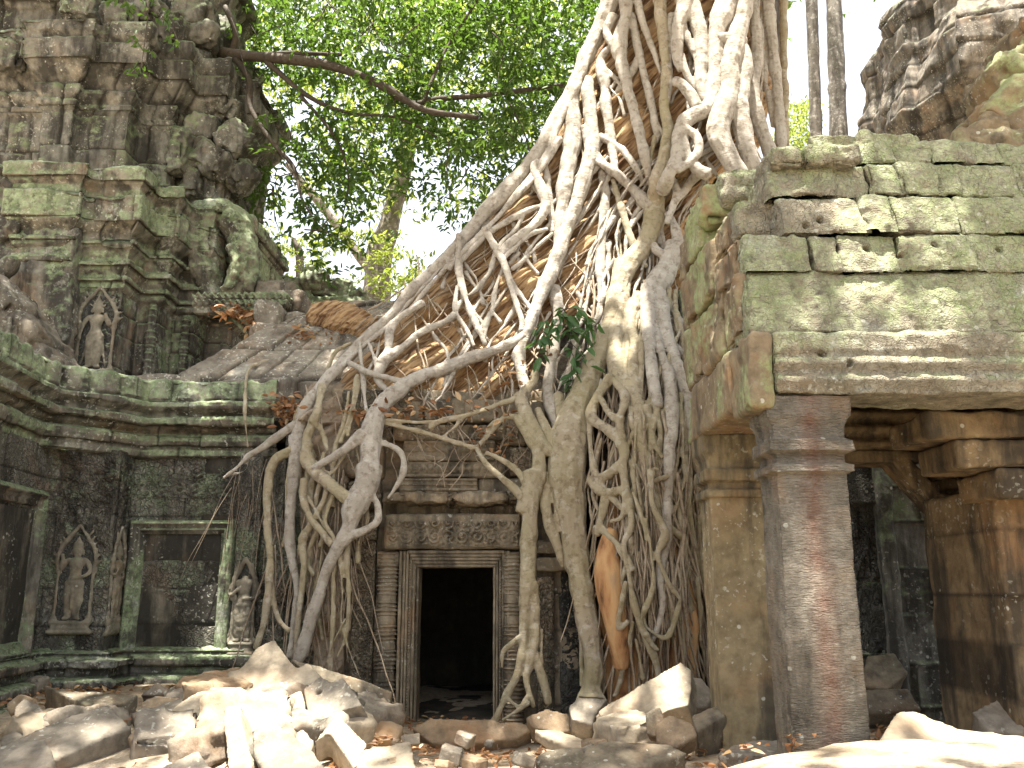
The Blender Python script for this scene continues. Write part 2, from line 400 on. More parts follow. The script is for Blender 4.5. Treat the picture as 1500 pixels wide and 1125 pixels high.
def leafmat(name, stops, trans=.45, hue=(.5, .6, .08)):
    t = NT(name); g = t.n("ShaderNodeNewGeometry"); c = t.ramp(g.outputs['Random Per Island'], stops)
    t.l(c, t.b.inputs['Base Color']); t.b.inputs['Roughness'].default_value = .45; t.b.inputs['Specular IOR Level'].default_value = .4
    tr = t.n("ShaderNodeBsdfTranslucent"); tc = t.mix(1.0, c, hue, 'MIX') if trans > 1 else t.mix(.55, c, hue)
    t.l(tc, tr.inputs[0]); mx = t.n("ShaderNodeMixShader"); mx.inputs[0].default_value = trans
    t.l(t.b.outputs[0], mx.inputs[1]); t.l(tr.outputs[0], mx.inputs[2])
    t.l(mx.outputs[0], t.t.nodes['Material Output'].inputs['Surface']); return t.m
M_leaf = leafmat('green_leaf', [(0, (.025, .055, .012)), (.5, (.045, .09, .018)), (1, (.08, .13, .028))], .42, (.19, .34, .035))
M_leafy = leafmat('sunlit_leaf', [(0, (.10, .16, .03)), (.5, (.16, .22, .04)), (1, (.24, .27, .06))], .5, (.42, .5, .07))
M_leafd = leafmat('vine_leaf', [(0, (.04, .10, .03)), (.6, (.07, .15, .05)), (1, (.10, .17, .07))], .25, (.2, .35, .05))
M_litter = leafmat('dry_leaf', [(0, (.16, .07, .03)), (.5, (.30, .15, .07)), (.85, (.42, .26, .13)), (1, (.5, .36, .2))], .15, (.4, .2, .08))

def groundmat():
    t = NT('sandy_ground'); p = t.pos(); a = t.noise(p, 1.1, 6, .6); b = t.noise(p, 18, 6, .7)
    c = t.mix(t.ramp(a, [(.35, 0), (.65, 1)]), (.34, .27, .185), (.46, .39, .29))
    c = t.mix(t.ramp(b, [(.35, .7), (.52, 0)]), c, (.17, .11, .065))
    t.l(c, t.b.inputs['Base Color']); t.l(t.bump(b, .02), t.b.inputs['Normal']); return t.m
M_ground = groundmat()
# ------------------------------------------------------------------ ground
def gz(x, y):
    x = np.asarray(x, float); y = np.asarray(y, float)
    s = lambda a: 1/(1+np.exp(-a))
    z = .12+.36*s((-2.3-x)*2.2)*s((y-7.2)*1.6)+.22*s((x-1.2)*3)*s((8.5-y)*1.5)
    z += .30*s((x-.9)*6)*s((5.42-y)*14)
    z += .30*np.exp(-((x+1.9)/1.2)**2-((y-7.2)/1.1)**2)+.10*s((6.6-y)*2)
    z -= .10*np.exp(-((x+.4)/.9)**2-((y-8.4)/.8)**2)
    return z
def ground():
    xs = np.r_[-300, -120, -50, -25, np.arange(-12, 12.01, .09), 25, 50, 120, 300]
    ys = np.r_[-60, -20, -6, 0, np.arange(3.5, 15, .09), 20, 30, 60, 120, 400]
    A, B = np.meshgrid(xs, ys, indexing='ij'); P = np.stack([A.ravel(), B.ravel(), np.zeros(A.size)], 1)
    P[:, 2] = gz(P[:, 0], P[:, 1])+fbm(P, .9, 4, 3)*.045+fbm(P, 5, 2, 8)*.012
    F = grid_faces(len(xs), len(ys))
    o = link('ground', mk_mesh('ground', P, F), M_ground); o['kind'] = 'structure'
ground()

# ------------------------------------------------------------------ carved figures and frames
def figure_mesh(origin, h, pose=0, face=(0, -1), headless=False, flat=.72, vox=.011, mirror=1):
    T = []
    def c(*p, **k): T.append(tube(np.array(p, float), ring=10, step=.03, wob=.02, **k))
    for s in (-1, 1):
        c((s*.032, 0, .42, .062), (s*.036, -.01, .25, .048), (s*.034, 0, .08, .042), (s*.036, 0, .02, .03))
        c((s*.03, -.02, .018, .022), (s*.075, -.03, .014, .02))
        c((s*.06, .0, .40, .03), (s*.095, .01, .2, .014), (s*.125, .01, .05, .012))
    c((0, 0, .36, .085), (0, -.005, .43, .088), (0, -.005, .50, .062), (0, -.01, .55, .056), (0, -.015, .62, .074), (0, -.01, .675, .075), (0, 0, .70, .04), (0, 0, .74, .028), flat=.8)
    for s in (-1, 1):
        c((s*.034, -.045, .628, .026), (s*.036, -.055, .622, .02))
        c((0, 0, .672, .04), (s*.075, 0, .672, .036), (s*.095, 0, .66, .03))
    c((-.085, -.01, .425, .02), (0, -.05, .405, .022), (.085, -.01, .425, .02))
    c((0, -.05, .40, .018), (0, -.06, .28, .014), (0, -.05, .12, .012))
    if pose == 0:
        c((-.1, 0, .66, .03), (-.145, -.01, .57, .026), (-.13, -.04, .60, .02), (-.12, -.05, .70, .018), (-.13, -.05, .745, .022))
        c((.1, 0, .66, .03), (.135, -.01, .56, .025), (.10, -.05, .50, .021), (.02, -.07, .475, .018), (-.02, -.07, .475, .018))
    elif pose == 1:
        c((.1, 0, .66, .03), (.14, -.01, .56, .026), (.13, -.04, .60, .02), (.10, -.05, .69, .019), (.10, -.05, .72, .022))
        c((-.1, 0, .66, .03), (-.135, -.01, .55, .024), (-.15, -.02, .44, .019), (-.15, -.02, .38, .02))
        c((-.15, -.01, .38, .012), (-.17, 0, .25, .01), (-.15, 0, .1, .012))
    else:
        c((-.1, 0, .66, .03), (-.13, -.01, .56, .026), (-.10, -.05, .53, .02), (-.05, -.07, .60, .02))
        c((.1, 0, .66, .03), (.13, -.01, .55, .025), (.08, -.05, .49, .021), (0, -.07, .49, .018))
    if not headless:
        c((0, 0, .72, .03), (0, -.012, .765, .042), (0, -.012, .79, .048), (0, -.005, .82, .044))
        c((0, -.05, .79, .008), (0, -.062, .775, .009)); c((-.014, -.055, .762, .006), (.014, -.055, .762, .006))
        for s in (-1, 1):
            c((s*.016, -.052, .793, .007), (s*.022, -.05, .793, .006)); c((s*.052, 0, .80, .012), (s*.056, 0, .755, .014), (s*.054, 0, .735, .01))
        c((0, 0, .825, .056), (0, 0, .842, .052)); c((0, 0, .85, .046), (0, 0, .87, .044)); c((0, 0, .875, .038), (0, 0, .895, .034))
        c((0, 0, .90, .028), (0, 0, .92, .024)); c((0, 0, .93, .018), (0, 0, .99, .006))
        for s in (-1, 1): c((s*.05, .01, .83, .012), (s*.09, .01, .86, .01)); c((s*.03, .01, .86, .012), (s*.06, .01, .91, .01))
    V, F = tubes_mesh('f', T)
    V = V*np.array([mirror*1.28, flat, 1.0])*h
    fx, fy = face; R = np.array([[-fy, -fx, 0], [fx, -fy, 0], [0, 0, 1.0]])  # local -y -> face
    V = V@R.T+np.array(origin)
    me = remesh(V, F, vox*max(h, .6), 2)
    displace(me, lambda P, N: fbm(P, 22, 3, 4)*.004)
    return me
def framework(origin, w, h, steps, ax=(1, 0), res=.03, seed=0, sill=True):
    """nested rectangular mouldings round a flat back panel; steps = [(inset, depth towards viewer)]"""
    ax = np.array(ax, float); nrm = np.array([ax[1], -ax[0]]); rings = []
    m = int(2*(w+h)/res)
    for ins, dep in steps:
        ww, hh = w-2*ins, h-2*ins; cs = np.array([(ins, ins), (w-ins, ins), (w-ins, h-ins), (ins, h-ins), (ins, ins)])
        pts = []
        for k in range(4):
            nk = max(3, int((w if k % 2 == 0 else h)/res)); t = np.linspace(0, 1, nk, endpoint=False)[:, None]
            pts.append(cs[k]+(cs[k+1]-cs[k])*t)
        pts = np.vstack(pts); rings.append(np.c_[pts, np.full(len(pts), dep)])
    G = np.array(rings).transpose(1, 0, 2); nu, nv, _ = G.shape; G = G.reshape(-1, 3)
    P = np.empty((len(G), 3)); P[:, 0] = origin[0]+ax[0]*G[:, 0]+nrm[0]*G[:, 2]; P[:, 1] = origin[1]+ax[1]*G[:, 0]+nrm[1]*G[:, 2]; P[:, 2] = origin[2]+G[:, 1]
    P += (np.array([nrm[0], nrm[1], 0])[None]*(fbm(P, 6, 3, seed)*.008)[:, None])
    return P, grid_faces(nu, nv, True)
def quadpanel(origin, w, h, ax=(1, 0), res=.03, amp=.01, seed=0, fn=None):
    ax = np.array(ax, float); nrm = np.array([ax[1], -ax[0]])
    A, B = np.meshgrid(np.linspace(0, w, int(w/res)+2), np.linspace(0, h, int(h/res)+2), indexing='ij'); nu, nv = A.shape
    A = A.ravel(); B = B.ravel(); P = np.c_[origin[0]+ax[0]*A, origin[1]+ax[1]*A, origin[2]+B]
    d = fbm(P, 3, 4, seed)*amp
    if fn is not None:
        q = fn(A, B); d = d+q
        if q.std() > .002: JST.clear(); JST[len(P)] = np.clip((q.mean()-q)/(q.std()*1.6), 0, 1)*.75  # low parts of the carving marked for painted recess shade and dirt
    P[:, 0] += nrm[0]*d; P[:, 1] += nrm[1]*d
    return P, grid_faces(nu, nv)
def scroll(A, B, s, amp, oy=0, seed=0):
    """rows of carved scroll medallions"""
    i = np.floor(A/s); j = np.floor((B-oy)/s); a = (A/s-i)-.5; b = ((B-oy)/s-j)-.5
    r = np.hypot(a, b); th = np.arctan2(b, a)*np.where((i+j) % 2 == 0, 1, -1)
    h = np.where(r < .46, .5+.5*np.cos(r*2*np.pi*3.1-th), .25)+.35*np.exp(-(r/.1)**2)
    P = np.c_[A, B, A*0]; w_ = fbm(P, 7, 2, seed); h = h+.4*fbm(P, 34, 2, seed+2)
    return amp*h*np.clip(.75+.7*w_, .15, 1.1)
def leafy(A, B, s, amp, seed=0):
    P = np.c_[A, B, A*0]; wx = fbm(P, 1.3/s, 2, seed)*s*.5; wy = fbm(P, 1.3/s, 2, seed+5)*s*.5
    h = np.sin((A+wx)/s*6.28)*np.sin((B+wy)/s*6.28)+.6*np.sin((A+B+wx*3)/s*9)*np.cos((A-B+wy*3)/s*9)
    return amp*(np.clip(h, -.5, .8)+.35*fbm(P, 4.5/s, 2, seed))
def obox(x0, x1, y0, y1, z0, z1, r=.02, res=.035, amp=.008, seed=0, rough=1):
    return rbox((x1-x0, y1-y0, z1-z0), r, res, amp, seed, ((x0+x1)/2, (y0+y1)/2, (z0+z1)/2), rough=rough)

# ------------------------------------------------------------------ left temple tower
TW = thing('temple_tower', 'dark mossy stone temple tower with carved women in niches filling the left of the photo', 'temple tower', (-5, 11, .4))
YL = 10.35
def petals(z0, z1, s, amp):
    def f(U, V, P):
        m = (V > z0) & (V < z1); q = np.abs(np.sin(U/s*np.pi)); t = np.clip((V-z0)/(z1-z0), 0, 1)
        return np.where(m, amp*np.clip((q-.25*t)*1.6, 0, 1)-amp*.4, 0)
    return f
def cords(z0, z1, s, amp):
    def f(U, V, P):
        m = (V > z0) & (V < z1); return np.where(m, amp*np.abs(np.sin((U+V)/s*np.pi)), 0)
    return f
def addc(*fs): return lambda U, V, P: sum(f(U, V, P) for f in fs)
lowpath = [(-4.7, 5.2), (-5.12, 9.75), (-5.05, 9.95), (-4.42, 9.95), (-4.42, 10.35), (-2.62, 10.35)]
z_e = 3.72
wallprof = [(.0, .70), (.0, 3.02)]
V, F = sweep(lowpath, wallprof, .02, joints=([.2, .78, 1.1, 1.5, 1.82, 2.3, 2.68, 3.05, 3.5], .9, .018, .012, .008), amp=.008, seed=2)
link('wall', mk_mesh('wall', V, F), M_towerlow, TW)
baseprof = [(.46, .10), (.46, .26), (.40, .30), (.42, .36), (.40, .42), (.30, .45), (.33, .50), (.33, .55), (.22, .58), (.17, .62), (.17, .66), (.26, .69), (.26, .75), (.14, .78), (.14, .83), (.02, .86), (-.1, .86)]
V, F = sweep(lowpath, baseprof, .014, pstep=.022, joints=([.0, .27, .44, .6, .8, 1.0], .8, .02, .012, .01), amp=.01, seed=4, carve=addc(cords(.46, .56, .07, .014), cords(.68, .76, .06, .012), petals(.3, .43, .12, .01)))
link('base_moulding', mk_mesh('base', V, F), M_tower, TW)
corprof = [(-.05, 2.98), (.04, 3.0), (.05, 3.07), (.10, 3.10), (.13, 3.16), (.13, 3.22), (.07, 3.25), (.20, 3.32), (.27, 3.34), (.28, 3.40), (.18, 3.43), (.20, 3.47), (.30, 3.53), (.30, 3.60), (.24, 3.62), (.24, 3.84), (.16, 3.88), (-.3, 3.98)]
corpath = [(-4.72, 5.2), (-5.15, 9.45), (-4.62, 9.9), (-4.35, 10.3), (-2.75, 10.35)]
V, F = sweep(corpath, corprof, .014, pstep=.022, joints=([2.9, 3.09, 3.31, 3.61, 3.9], .75, .02, .012, .012), amp=.013, seed=6, erode=.05,
             carve=addc(petals(3.63, 3.85, .36, .05), cords(3.33, 3.41, .07, .012), cords(3.53, 3.6, .05, .008)))
link('cornice', mk_mesh('cornice', V, F), M_cornice, TW)
# carved frieze and scroll bands
def band(x0, x1, y, z0, z1, s, amp, res=.009, ax=(1, 0), oy=0, seed=1, kind=0, thick=.01):
    fn = (lambda A, B: scroll(A, B, s, amp, 0, seed)+thick) if kind == 0 else (lambda A, B: leafy(A, B, s, amp, seed)+thick)
    return quadpanel((x0, y, z0), x1-x0, z1-z0, ax, res, .004, seed, fn)
V, F = band(-4.38, -2.72, YL-.004, 2.52, 2.80, .20, .02, seed=3); link('carved_frieze', mk_mesh('frieze', V, F), M_towerlow, TW)
V, F = band(-5.0, -4.46, 9.946, 1.95, 2.9, .27, .025, kind=1, seed=8); link('carved_frieze', mk_mesh('frieze', V, F), M_towerlow, TW)
V, F = quadpanel((-4.416, 9.98, 1.2), .33, 1.7, (0, 1), .012, .004, 5, lambda A, B: leafy(A, B, .16, .016, 6)+.01); link('carved_frieze', mk_mesh('frieze', V, F), M_towerlow, TW)
# blind windows
fx0, fx1 = X(186, 870, YL), X(340, 870, YL); fz0, fz1 = Z(976, YL), Z(763, YL)
V, F = framework((fx0, YL, fz0), fx1-fx0, fz1-fz0, [(0, -.02), (0, .10), (.03, .13), (.045, .13), (.05, .10), (.075, .10), (.085, .075), (.10, .085), (.115, .085), (.12, .05), (.15, .05), (.155, .0), (.16, -.03)], res=.025, seed=3)
fr = link('blind_window', mk_mesh('bw', V, F), M_cornice, TW, label='square blind window with stepped frame, green lichen down its right side')
V, F = quadpanel((fx0+.14, YL+.004-.012, fz0+.14), fx1-fx0-.28, fz1-fz0-.28, (1, 0), .02, .012, 7, lambda A, B: block_disp(A, B, [-.1, .32, 1.0, 2], .7, 7, .006, .012, .004)); link('panel', mk_mesh('pn', V, F), M_panel, fr)
# left wing window
ax = np.array([-.092, .996])
V, F = framework((-5.115+.09*1.85, 7.9, .80), 1.72, Z(722, 9.9)-.82, [(0, -.02), (0, .09), (.04, .12), (.06, .12), (.07, .08), (.10, .08), (.12, .05), (.16, .06), (.17, .0), (.18, -.04)], ax=ax, res=.03, seed=9)
fr2 = link('blind_window', mk_mesh('bw2', V, F), M_tower, TW, label='blind window of the side wing cut by the left edge of the photo')
V, F = quadpanel((-5.10+.09*1.7+.02, 8.05, .95), 1.42, 1.35, ax, .02, .012, 17); link('panel', mk_mesh('pn2', V, F), M_panel, fr2)
# figures in niches
def niche(parent, cx, y, z0, w, h, face=(0, -1), seed=0, mat=None, bottom=True):
    """arched stone niche: two posts, flaming arch, pedestal"""
    T = []
    rt = np.array([-face[1], face[0]])
    def W(a, d, z, r): return (cx+rt[0]*a+face[0]*d, y+rt[1]*a+face[1]*d, z, r)
    for s in (-1, 1):
        T.append(tube([W(s*w/2, .0, z0, .022), W(s*w/2, 0, z0+h*.62, .022)], wob=.05))
        T.append(tube([W(s*w/2, .0, z0+h*.6, .03), W(s*w*.56, .01, z0+h*.7, .03), W(s*w*.46, .01, z0+h*.84, .028), W(s*w*.25, .01, z0+h*.96, .026), W(0, .01, z0+h*1.1, .022)], wob=.2))
        for k in range(6):
            f = .64+.07*k; T.append(tube([W(s*w*(.55-.04*k), .01, z0+h*f, .02), W(s*w*(.75-.07*k), .015, z0+h*(f+.05), .012)], wob=.1))
        for zz in (.0, .04, .55, .58): T.append(tube([W(s*w/2-.04, .0, z0+h*zz, .016), W(s*w/2+.04, .0, z0+h*zz, .016)], wob=.05))
    if bottom:
        for k, (dz, hw, r) in enumerate([(-.02, .58, .025), (-.075, .52, .022), (-.12, .62, .028)]):
            T.append(tube([W(-w*hw, .01, z0+dz, r), W(w*hw, .01, z0+dz, r)], wob=.05, flat=2.0))
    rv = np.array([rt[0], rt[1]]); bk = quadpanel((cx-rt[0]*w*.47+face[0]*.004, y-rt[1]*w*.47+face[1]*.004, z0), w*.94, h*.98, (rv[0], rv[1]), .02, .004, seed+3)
    link('niche_shade_back', mk_mesh('nb', *bk), M_blk, parent)  # dark sheet added as painted recess shade behind the figure
    V, F = tubes_mesh('n', T); me = remesh(V, F, .014, 1); displace(me, lambda P, N: fbm(P, 18, 3, 5)*.007)
    return link('niche_frame', me, mat or M_fig, parent)
cx = X(110, 850, 9.93); zf, zt = Z(908, 9.9), Z(780, 9.9)
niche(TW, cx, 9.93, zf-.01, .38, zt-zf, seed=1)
link('carved_figure', figure_mesh((cx, 9.93, zf), (zt-zf)*1.0, 0), M_fig, TW, label='carved stone dancer with pointed crown on the front of the corner pier, one hand raised')
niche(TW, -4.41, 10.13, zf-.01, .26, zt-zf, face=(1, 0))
link('carved_figure', figure_mesh((-4.41, 10.13, zf), (zt-zf)*.97, 2, face=(1, 0)), M_fig, TW, label='carved stone dancer on the side of the corner pier, seen edge-on')
cx = X(357, 900, YL-.06); zf2, zt2 = Z(940, YL), Z(828, YL)
V, F = obox(X(341, 900, YL), X(375, 900, YL), YL-.08, YL+.05, .5, 3.0, .01, .02, .008, 3); link('pilaster', mk_mesh('p', V, F), M_towerlow, TW)
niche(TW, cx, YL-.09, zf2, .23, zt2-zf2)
link('carved_figure', figure_mesh((cx, YL-.09, zf2), (zt2-zf2)*1.15, 2, headless=True), M_fig, TW, label='headless carved stone dancer right of the square blind window')
V, F = obox(-2.66, -1.6, YL-.02, YL+.25, .1, 3.4, .01, .03, .015, 4)
P_ = V; V = V.copy(); V[:, 1] += block_disp(V[:, 0], V[:, 2], .35, .5, 8, .03, .02, .03); link('wall', mk_mesh('wl', V, F), M_towerlow, TW)
V, F = band(-2.55, -2.2, YL-.045, .8, 2.6, .15, .02, kind=1, seed=12); link('carved_frieze', mk_mesh('frz', V, F), M_towerlow, TW)

# upper storey of the tower
up = [(-7.4, 11.35), (-6.35, 11.35), (-6.35, 11.15), (-5.95, 11.15), (-5.95, 11.3), (-5.22, 11.3), (-5.22, 11.85), (-4.93, 11.85), (-4.93, 12.35), (-4.62, 12.35), (-4.62, 12.9), (-4.3, 12.9), (-4.3, 14.5)]
V, F = sweep(up, [(.05, 3.6), (.05, 3.95), (0, 4.0), (0, 5.36)], .02, joints=([3.5, 3.95, 4.35, 4.8, 5.1, 5.5], .7, .03, .012, .02), amp=.012, seed=21)
link('upper_wall', mk_mesh('uw', V, F), M_tower, TW)
up2 = [(-7.4, 11.35), (-6.4, 11.35), (-6.4, 11.12), (-5.93, 11.12), (-5.93, 11.28), (-5.22, 11.28), (-5.22, 11.83), (-4.9, 11.83), (-4.9, 12.32), (-4.55, 12.32), (-4.55, 12.9), (-4.25, 12.9), (-4.2, 14.5)]
cprof = [(-.05, 5.30), (.0, 5.36), (.05, 5.40), (.05, 5.46), (.09, 5.48), (.09, 5.55), (.04, 5.57), (.10, 5.66), (.15, 5.68), (.15, 5.76), (.08, 5.80), (.12, 5.90), (.20, 5.96), (.20, 6.03), (.12, 6.06), (.12, 6.12), (.22, 6.2), (.28, 6.26), (.28, 6.64), (.22, 6.66), (.22, 6.74), (.28, 6.79), (.33, 6.82), (.33, 7.0), (.27, 7.04), (-.5, 7.12)]
V, F = sweep(up2, cprof, .016, pstep=.024, joints=([5.2, 5.47, 5.67, 5.95, 6.25, 6.65, 6.8, 7.2], .62, .03, .012, .022), amp=.02, seed=25, erode=.09,
             carve=addc(cords(5.48, 5.55, .06, .01), cords(5.68, 5.76, .06, .012), cords(5.97, 6.03, .09, .015)))
link('upper_cornice', mk_mesh('uc', V, F), M_cornice, TW)
cx = X(139, 490, 11.24); zf3, zt3 = Z(538, 11.2), Z(428, 11.2)
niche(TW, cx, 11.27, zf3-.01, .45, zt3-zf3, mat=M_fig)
link('carved_figure', figure_mesh((cx, 11.25, zf3), zt3-zf3, 1), M_fig, TW, label='carved stone dancer high on the upper storey under the stepped cornice')
for (a, b, yy) in ((-6.3, -6.0, 11.14), (-5.42, -5.26, 11.28)):
    V, F = band(a, b, yy, 4.2, 5.3, .16, .02, kind=1, seed=int(-a*10)); link('carved_frieze', mk_mesh('f3', V, F), M_tower, TW)
# colonnettes and stubs of the right flank
for (px_, Yq, z0q, z1q, r) in ((245, 12.28, 3.9, 5.35, .06), (272, 12.3, 3.95, 5.3, .05), (222, 11.8, 3.9, 5.35, .055)):
    xq = X(px_, 480, Yq); a = np.linspace(0, 2*np.pi, 15)[:-1]; zz = np.arange(z0q, z1q, .012); rr = r*(1+.25*(np.sin(zz*60) > .5)+.3*(np.abs(np.sin(zz*4.2)) > .93))
    P = np.stack([xq+np.cos(a)[:, None]*rr, Yq+np.sin(a)[:, None]*rr, np.repeat(zz[None], 14, 0)], -1).reshape(-1, 3); link('colonette', mk_mesh('cl', P, grid_faces(14, len(zz), True)), M_tower, TW)
# third and top storeys, much eroded
up3 = [(-8.2, 12.2), (-7.0, 12.2), (-7.0, 12.0), (-6.55, 12.0), (-6.55, 12.15), (-5.78, 12.15), (-5.78, 12.6), (-5.32, 12.6), (-5.32, 13.05), (-4.85, 13.05), (-4.85, 13.6), (-4.5, 13.6), (-4.5, 15)]
V, F = sweep(up3, [(.1, 6.9), (.1, 7.5), (.0, 7.55), (0, 8.45), (.07, 8.5), (.07, 8.6), (.02, 8.62), (.12, 8.75), (.12, 8.85), (.05, 8.88), (.28, 9.1), (.34, 9.14), (.34, 9.5), (.3, 9.52), (.36, 9.6), (.36, 9.78), (-.4, 9.9)], .022, pstep=.03,
             joints=([6.9, 7.45, 7.9, 8.5, 8.87, 9.12, 9.5, 9.8, 10], .55, .04, .018, .03), amp=.02, seed=31, erode=.06)
link('third_storey', mk_mesh('ts', V, F), M_upper, TW)
up4 = [(-8.2, 12.5), (-6.6, 12.5), (-6.6, 12.75), (-5.9, 12.75), (-5.9, 13.2), (-5.3, 13.2), (-5.3, 13.8), (-4.9, 13.8), (-4.9, 15)]
V, F = sweep(up4, [(0, 9.7), (0, 10.5), (.15, 10.6), (.2, 10.9), (.05, 11.0), (-.1, 11.6), (.1, 11.9), (-.2, 12.4), (-.9, 13.6)], .03, joints=(.4, .55, .04, .02, .06), amp=.04, seed=37, erode=.12)
link('top_storey', mk_mesh('tp', V, F), M_upper, TW)
rg = random.Random(5)
def lumps(name, specs, mat, parent, amp=.05, label=None):
    parts = []
    for k, (px_, py_, Yq, sx, sy, sz, rz, ry) in enumerate(specs):
        c = at(px_, py_, Yq); R = Matrix.Rotation(rz, 3, 'Z')@Matrix.Rotation(ry, 3, 'Y')
        V, F = rbox((sx, sy, sz), min(sx, sz)*.22, .028, amp, k+len(specs)*3, c, R, rough=1.6)
        o = link(name, mk_mesh(name, V, F), mat, parent, label=label)
    return o
lumps('broken_corner', [(330, 165, 13.2, .5, .7, .5, .1, .5), (345, 215, 13.1, .55, .8, .55, .2, .7), (318, 240, 13.0, .6, .8, .5, -.2, .6), (352, 262, 13.2, .35, .6, .45, .3, .9), (300, 195, 13.0, .5, .6, .45, 0, .3), (298, 140, 13.2, .5, .6, .35, .2, .1),
                        (285, 262, 13.0, .35, .5, .7, 0, 0), (312, 280, 13.2, .3, .5, .6, .1, 0), (330, 290, 13.4, .25, .5, .5, 0, 0), (262, 225, 12.7, .3, .4, .75, 0, 0), (335, 130, 13.3, .35, .5, .25, .2, .6)], M_upper, TW, .06, 'broken overhanging corner blocks against the leaves')
lumps('broken_corner', [(285, 25, 13.0, .7, .7, .6, .1, 0), (300, 60, 13.0, .4, .6, .35, .1, 0), (250, 50, 12.7, .5, .6, .6, -.1, .2), (215, 20, 12.5, .5, .6, .5, 0, 0), (295, 95, 13.1, .35, .5, .3, .3, 0), (180, 30, 12.3, .5, .5, .45, 0, 0), (60, 70, 12.0, .6, .5, .4, .1, .1), (120, 15, 12.3, .5, .5, .5, 0, 0), (15, 90, 12, .6, .5, .5, 0, .1), (262, 100, 12.8, .3, .5, .4, 0, 0)], M_upper, TW, .05)
# carved antefix at the right flank: curled naga stone
T = []
def ptube(pts, Yq, flat=1.5): return tube([(*at(a, b, Yq+dy), r*Yq/F_PX) for a, b, dy, r in pts], wob=.15, ring=12, flat=flat)
T.append(ptube([(300, 318, .3, 26), (335, 320, .2, 26), (355, 350, .15, 24), (360, 390, .1, 22), (345, 430, .1, 20), (330, 450, 0, 16)], 12.3))
T.append(ptube([(300, 330, .3, 22), (300, 370, .2, 26), (305, 410, .1, 22), (315, 440, .1, 16)], 12.3))
T.append(ptube([(338, 362, -.05, 8), (345, 385, -.1, 9), (338, 415, -.1, 9), (325, 425, -.05, 6)], 12.2))
T.append(ptube([(355, 335, 0, 10), (368, 365, 0, 10), (372, 395, 0, 9), (362, 425, 0, 9)], 12.3))
V, F = tubes_mesh('a', T); me = remesh(V, F, .02, 2); displace(me, lambda P, N: fbm(P, 5, 4, 5)*.035+np.sin(P[:, 2]*40)*.004); link('antefix', me, M_cornice, TW, label='curled green antefix stone at the tower flank')
# gable of the side wing: lobed band and sloping coping at far left
T = []
T.append(ptube([(-60, 250, -.1, 9), (0, 248, 0, 9), (42, 262, .1, 10), (58, 295, .1, 10), (50, 335, .1, 10), (30, 368, .1, 9), (-10, 385, 0, 9)], 11.0, .7))
T.append(ptube([(-60, 262, 0, 5), (0, 262, .05, 5), (32, 275, .12, 5), (44, 300, .12, 5), (36, 335, .12, 5), (15, 358, .1, 5)], 11.0, .7))
T.append(ptube([(10, 262, 0, 10), (30, 290, 0, 12), (22, 330, 0, 12), (0, 350, 0, 10)], 10.95, 1.0))
T.append(ptube([(-50, 395, -.3, 14), (0, 400, 0, 12), (20, 378, 0, 9)], 10.7, 2))
V, F = tubes_mesh('g', T); me = remesh(V, F, .02, 2); displace(me, lambda P, N: fbm(P, 4, 4, 5)*.03); link('gable_band', me, M_tower, TW, label='lobed gable band of the side wing')
V, F = obox(-7.6, -5.75, 11.0, 11.6, 3.8, 6.95, .05, .03, .04, 7); link('gable_wall', mk_mesh('gw', V, F), M_tower, TW)
wing = [(-5.15, 5.2), (-5.42, 8.0), (-5.55, 10.4)]
parts = []
for k, (a, b, Yq, sx, sz, ry) in enumerate([(15, 450, 9.9, .6, .35, .75), (50, 495, 10.0, .55, .35, .8), (85, 540, 10.1, .5, .3, .85), (-30, 420, 9.7, .7, .4, .6), (20, 500, 9.9, .5, .5, .1), (55, 545, 10.05, .4, .4, .3), (5, 545, 9.6, .6, .5, .2), (-40, 480, 9.6, .6, .6, .2)]):
    c = at(a, b, Yq); parts.append(rbox((sx, .9, sz), .08, .03, .04, k+40, c, Matrix.Rotation(ry, 3, 'Y'), rough=1.2))
V, F = cat(parts); link('wing_coping', mk_mesh('wc', V, F), M_roof, TW, label='sloping pale coping blocks of the side wing')

# ------------------------------------------------------------------ gallery with doorway
GA = thing('temple_gallery', 'low stone gallery with the dark open doorway under the tree roots', 'temple gallery', (-.6, 10, .1))
roofprof = [(.12, 3.66), (.14, 3.86), (.0, 3.98), (-.28, 4.28), (-.62, 4.66), (-1.0, 5.02), (-1.45, 5.38), (-1.8, 5.5), (-3, 5.5)]
V, F = obox(-7, -3.7, 10.25, 11.6, 3.6, 3.99, .02, .05, .02, 5); link('ledge', mk_mesh('lg', V, F), M_roof, TW)
V, F = sweep([(-3.98, 12.5), (-3.95, 10.3), (-1.0, 10.3), (2.6, 10.3)], roofprof, .018, joints=([3.6, 3.93, 4.42, 4.88, 5.25, 5.7], .62, .05, .02, .03), amp=.016, seed=51, erode=.02)
link('roof', mk_mesh('rf', V, F), M_roof, GA)
wall_bits = []
YD = 9.9
xd0, xd1 = X(590, 900, YD), X(742, 900, YD); zl = Z(806, YD)
def bx(*a, **k): wall_bits.append(obox(*a, **k))
bx(-2.05, xd0+.02, YD+.02, YD+.5, -.1, 3.72, amp=.02, seed=1); bx(xd1-.02, .84, YD+.02, YD+.5, -.1, 3.72, amp=.02, seed=2); bx(xd0, xd1, YD+.03, YD+.52, 1.75, 3.72, amp=.02, seed=3)
bx(.95, 2.7, 10.6, 11.0, 0, 3.9, amp=.02, seed=4)
V, F = cat(wall_bits); V[:, 1] += block_disp(V[:, 0], V[:, 2], .34, .5, 4, .02, .02, .02); link('wall', mk_mesh('wf', V, F), M_facp, GA)
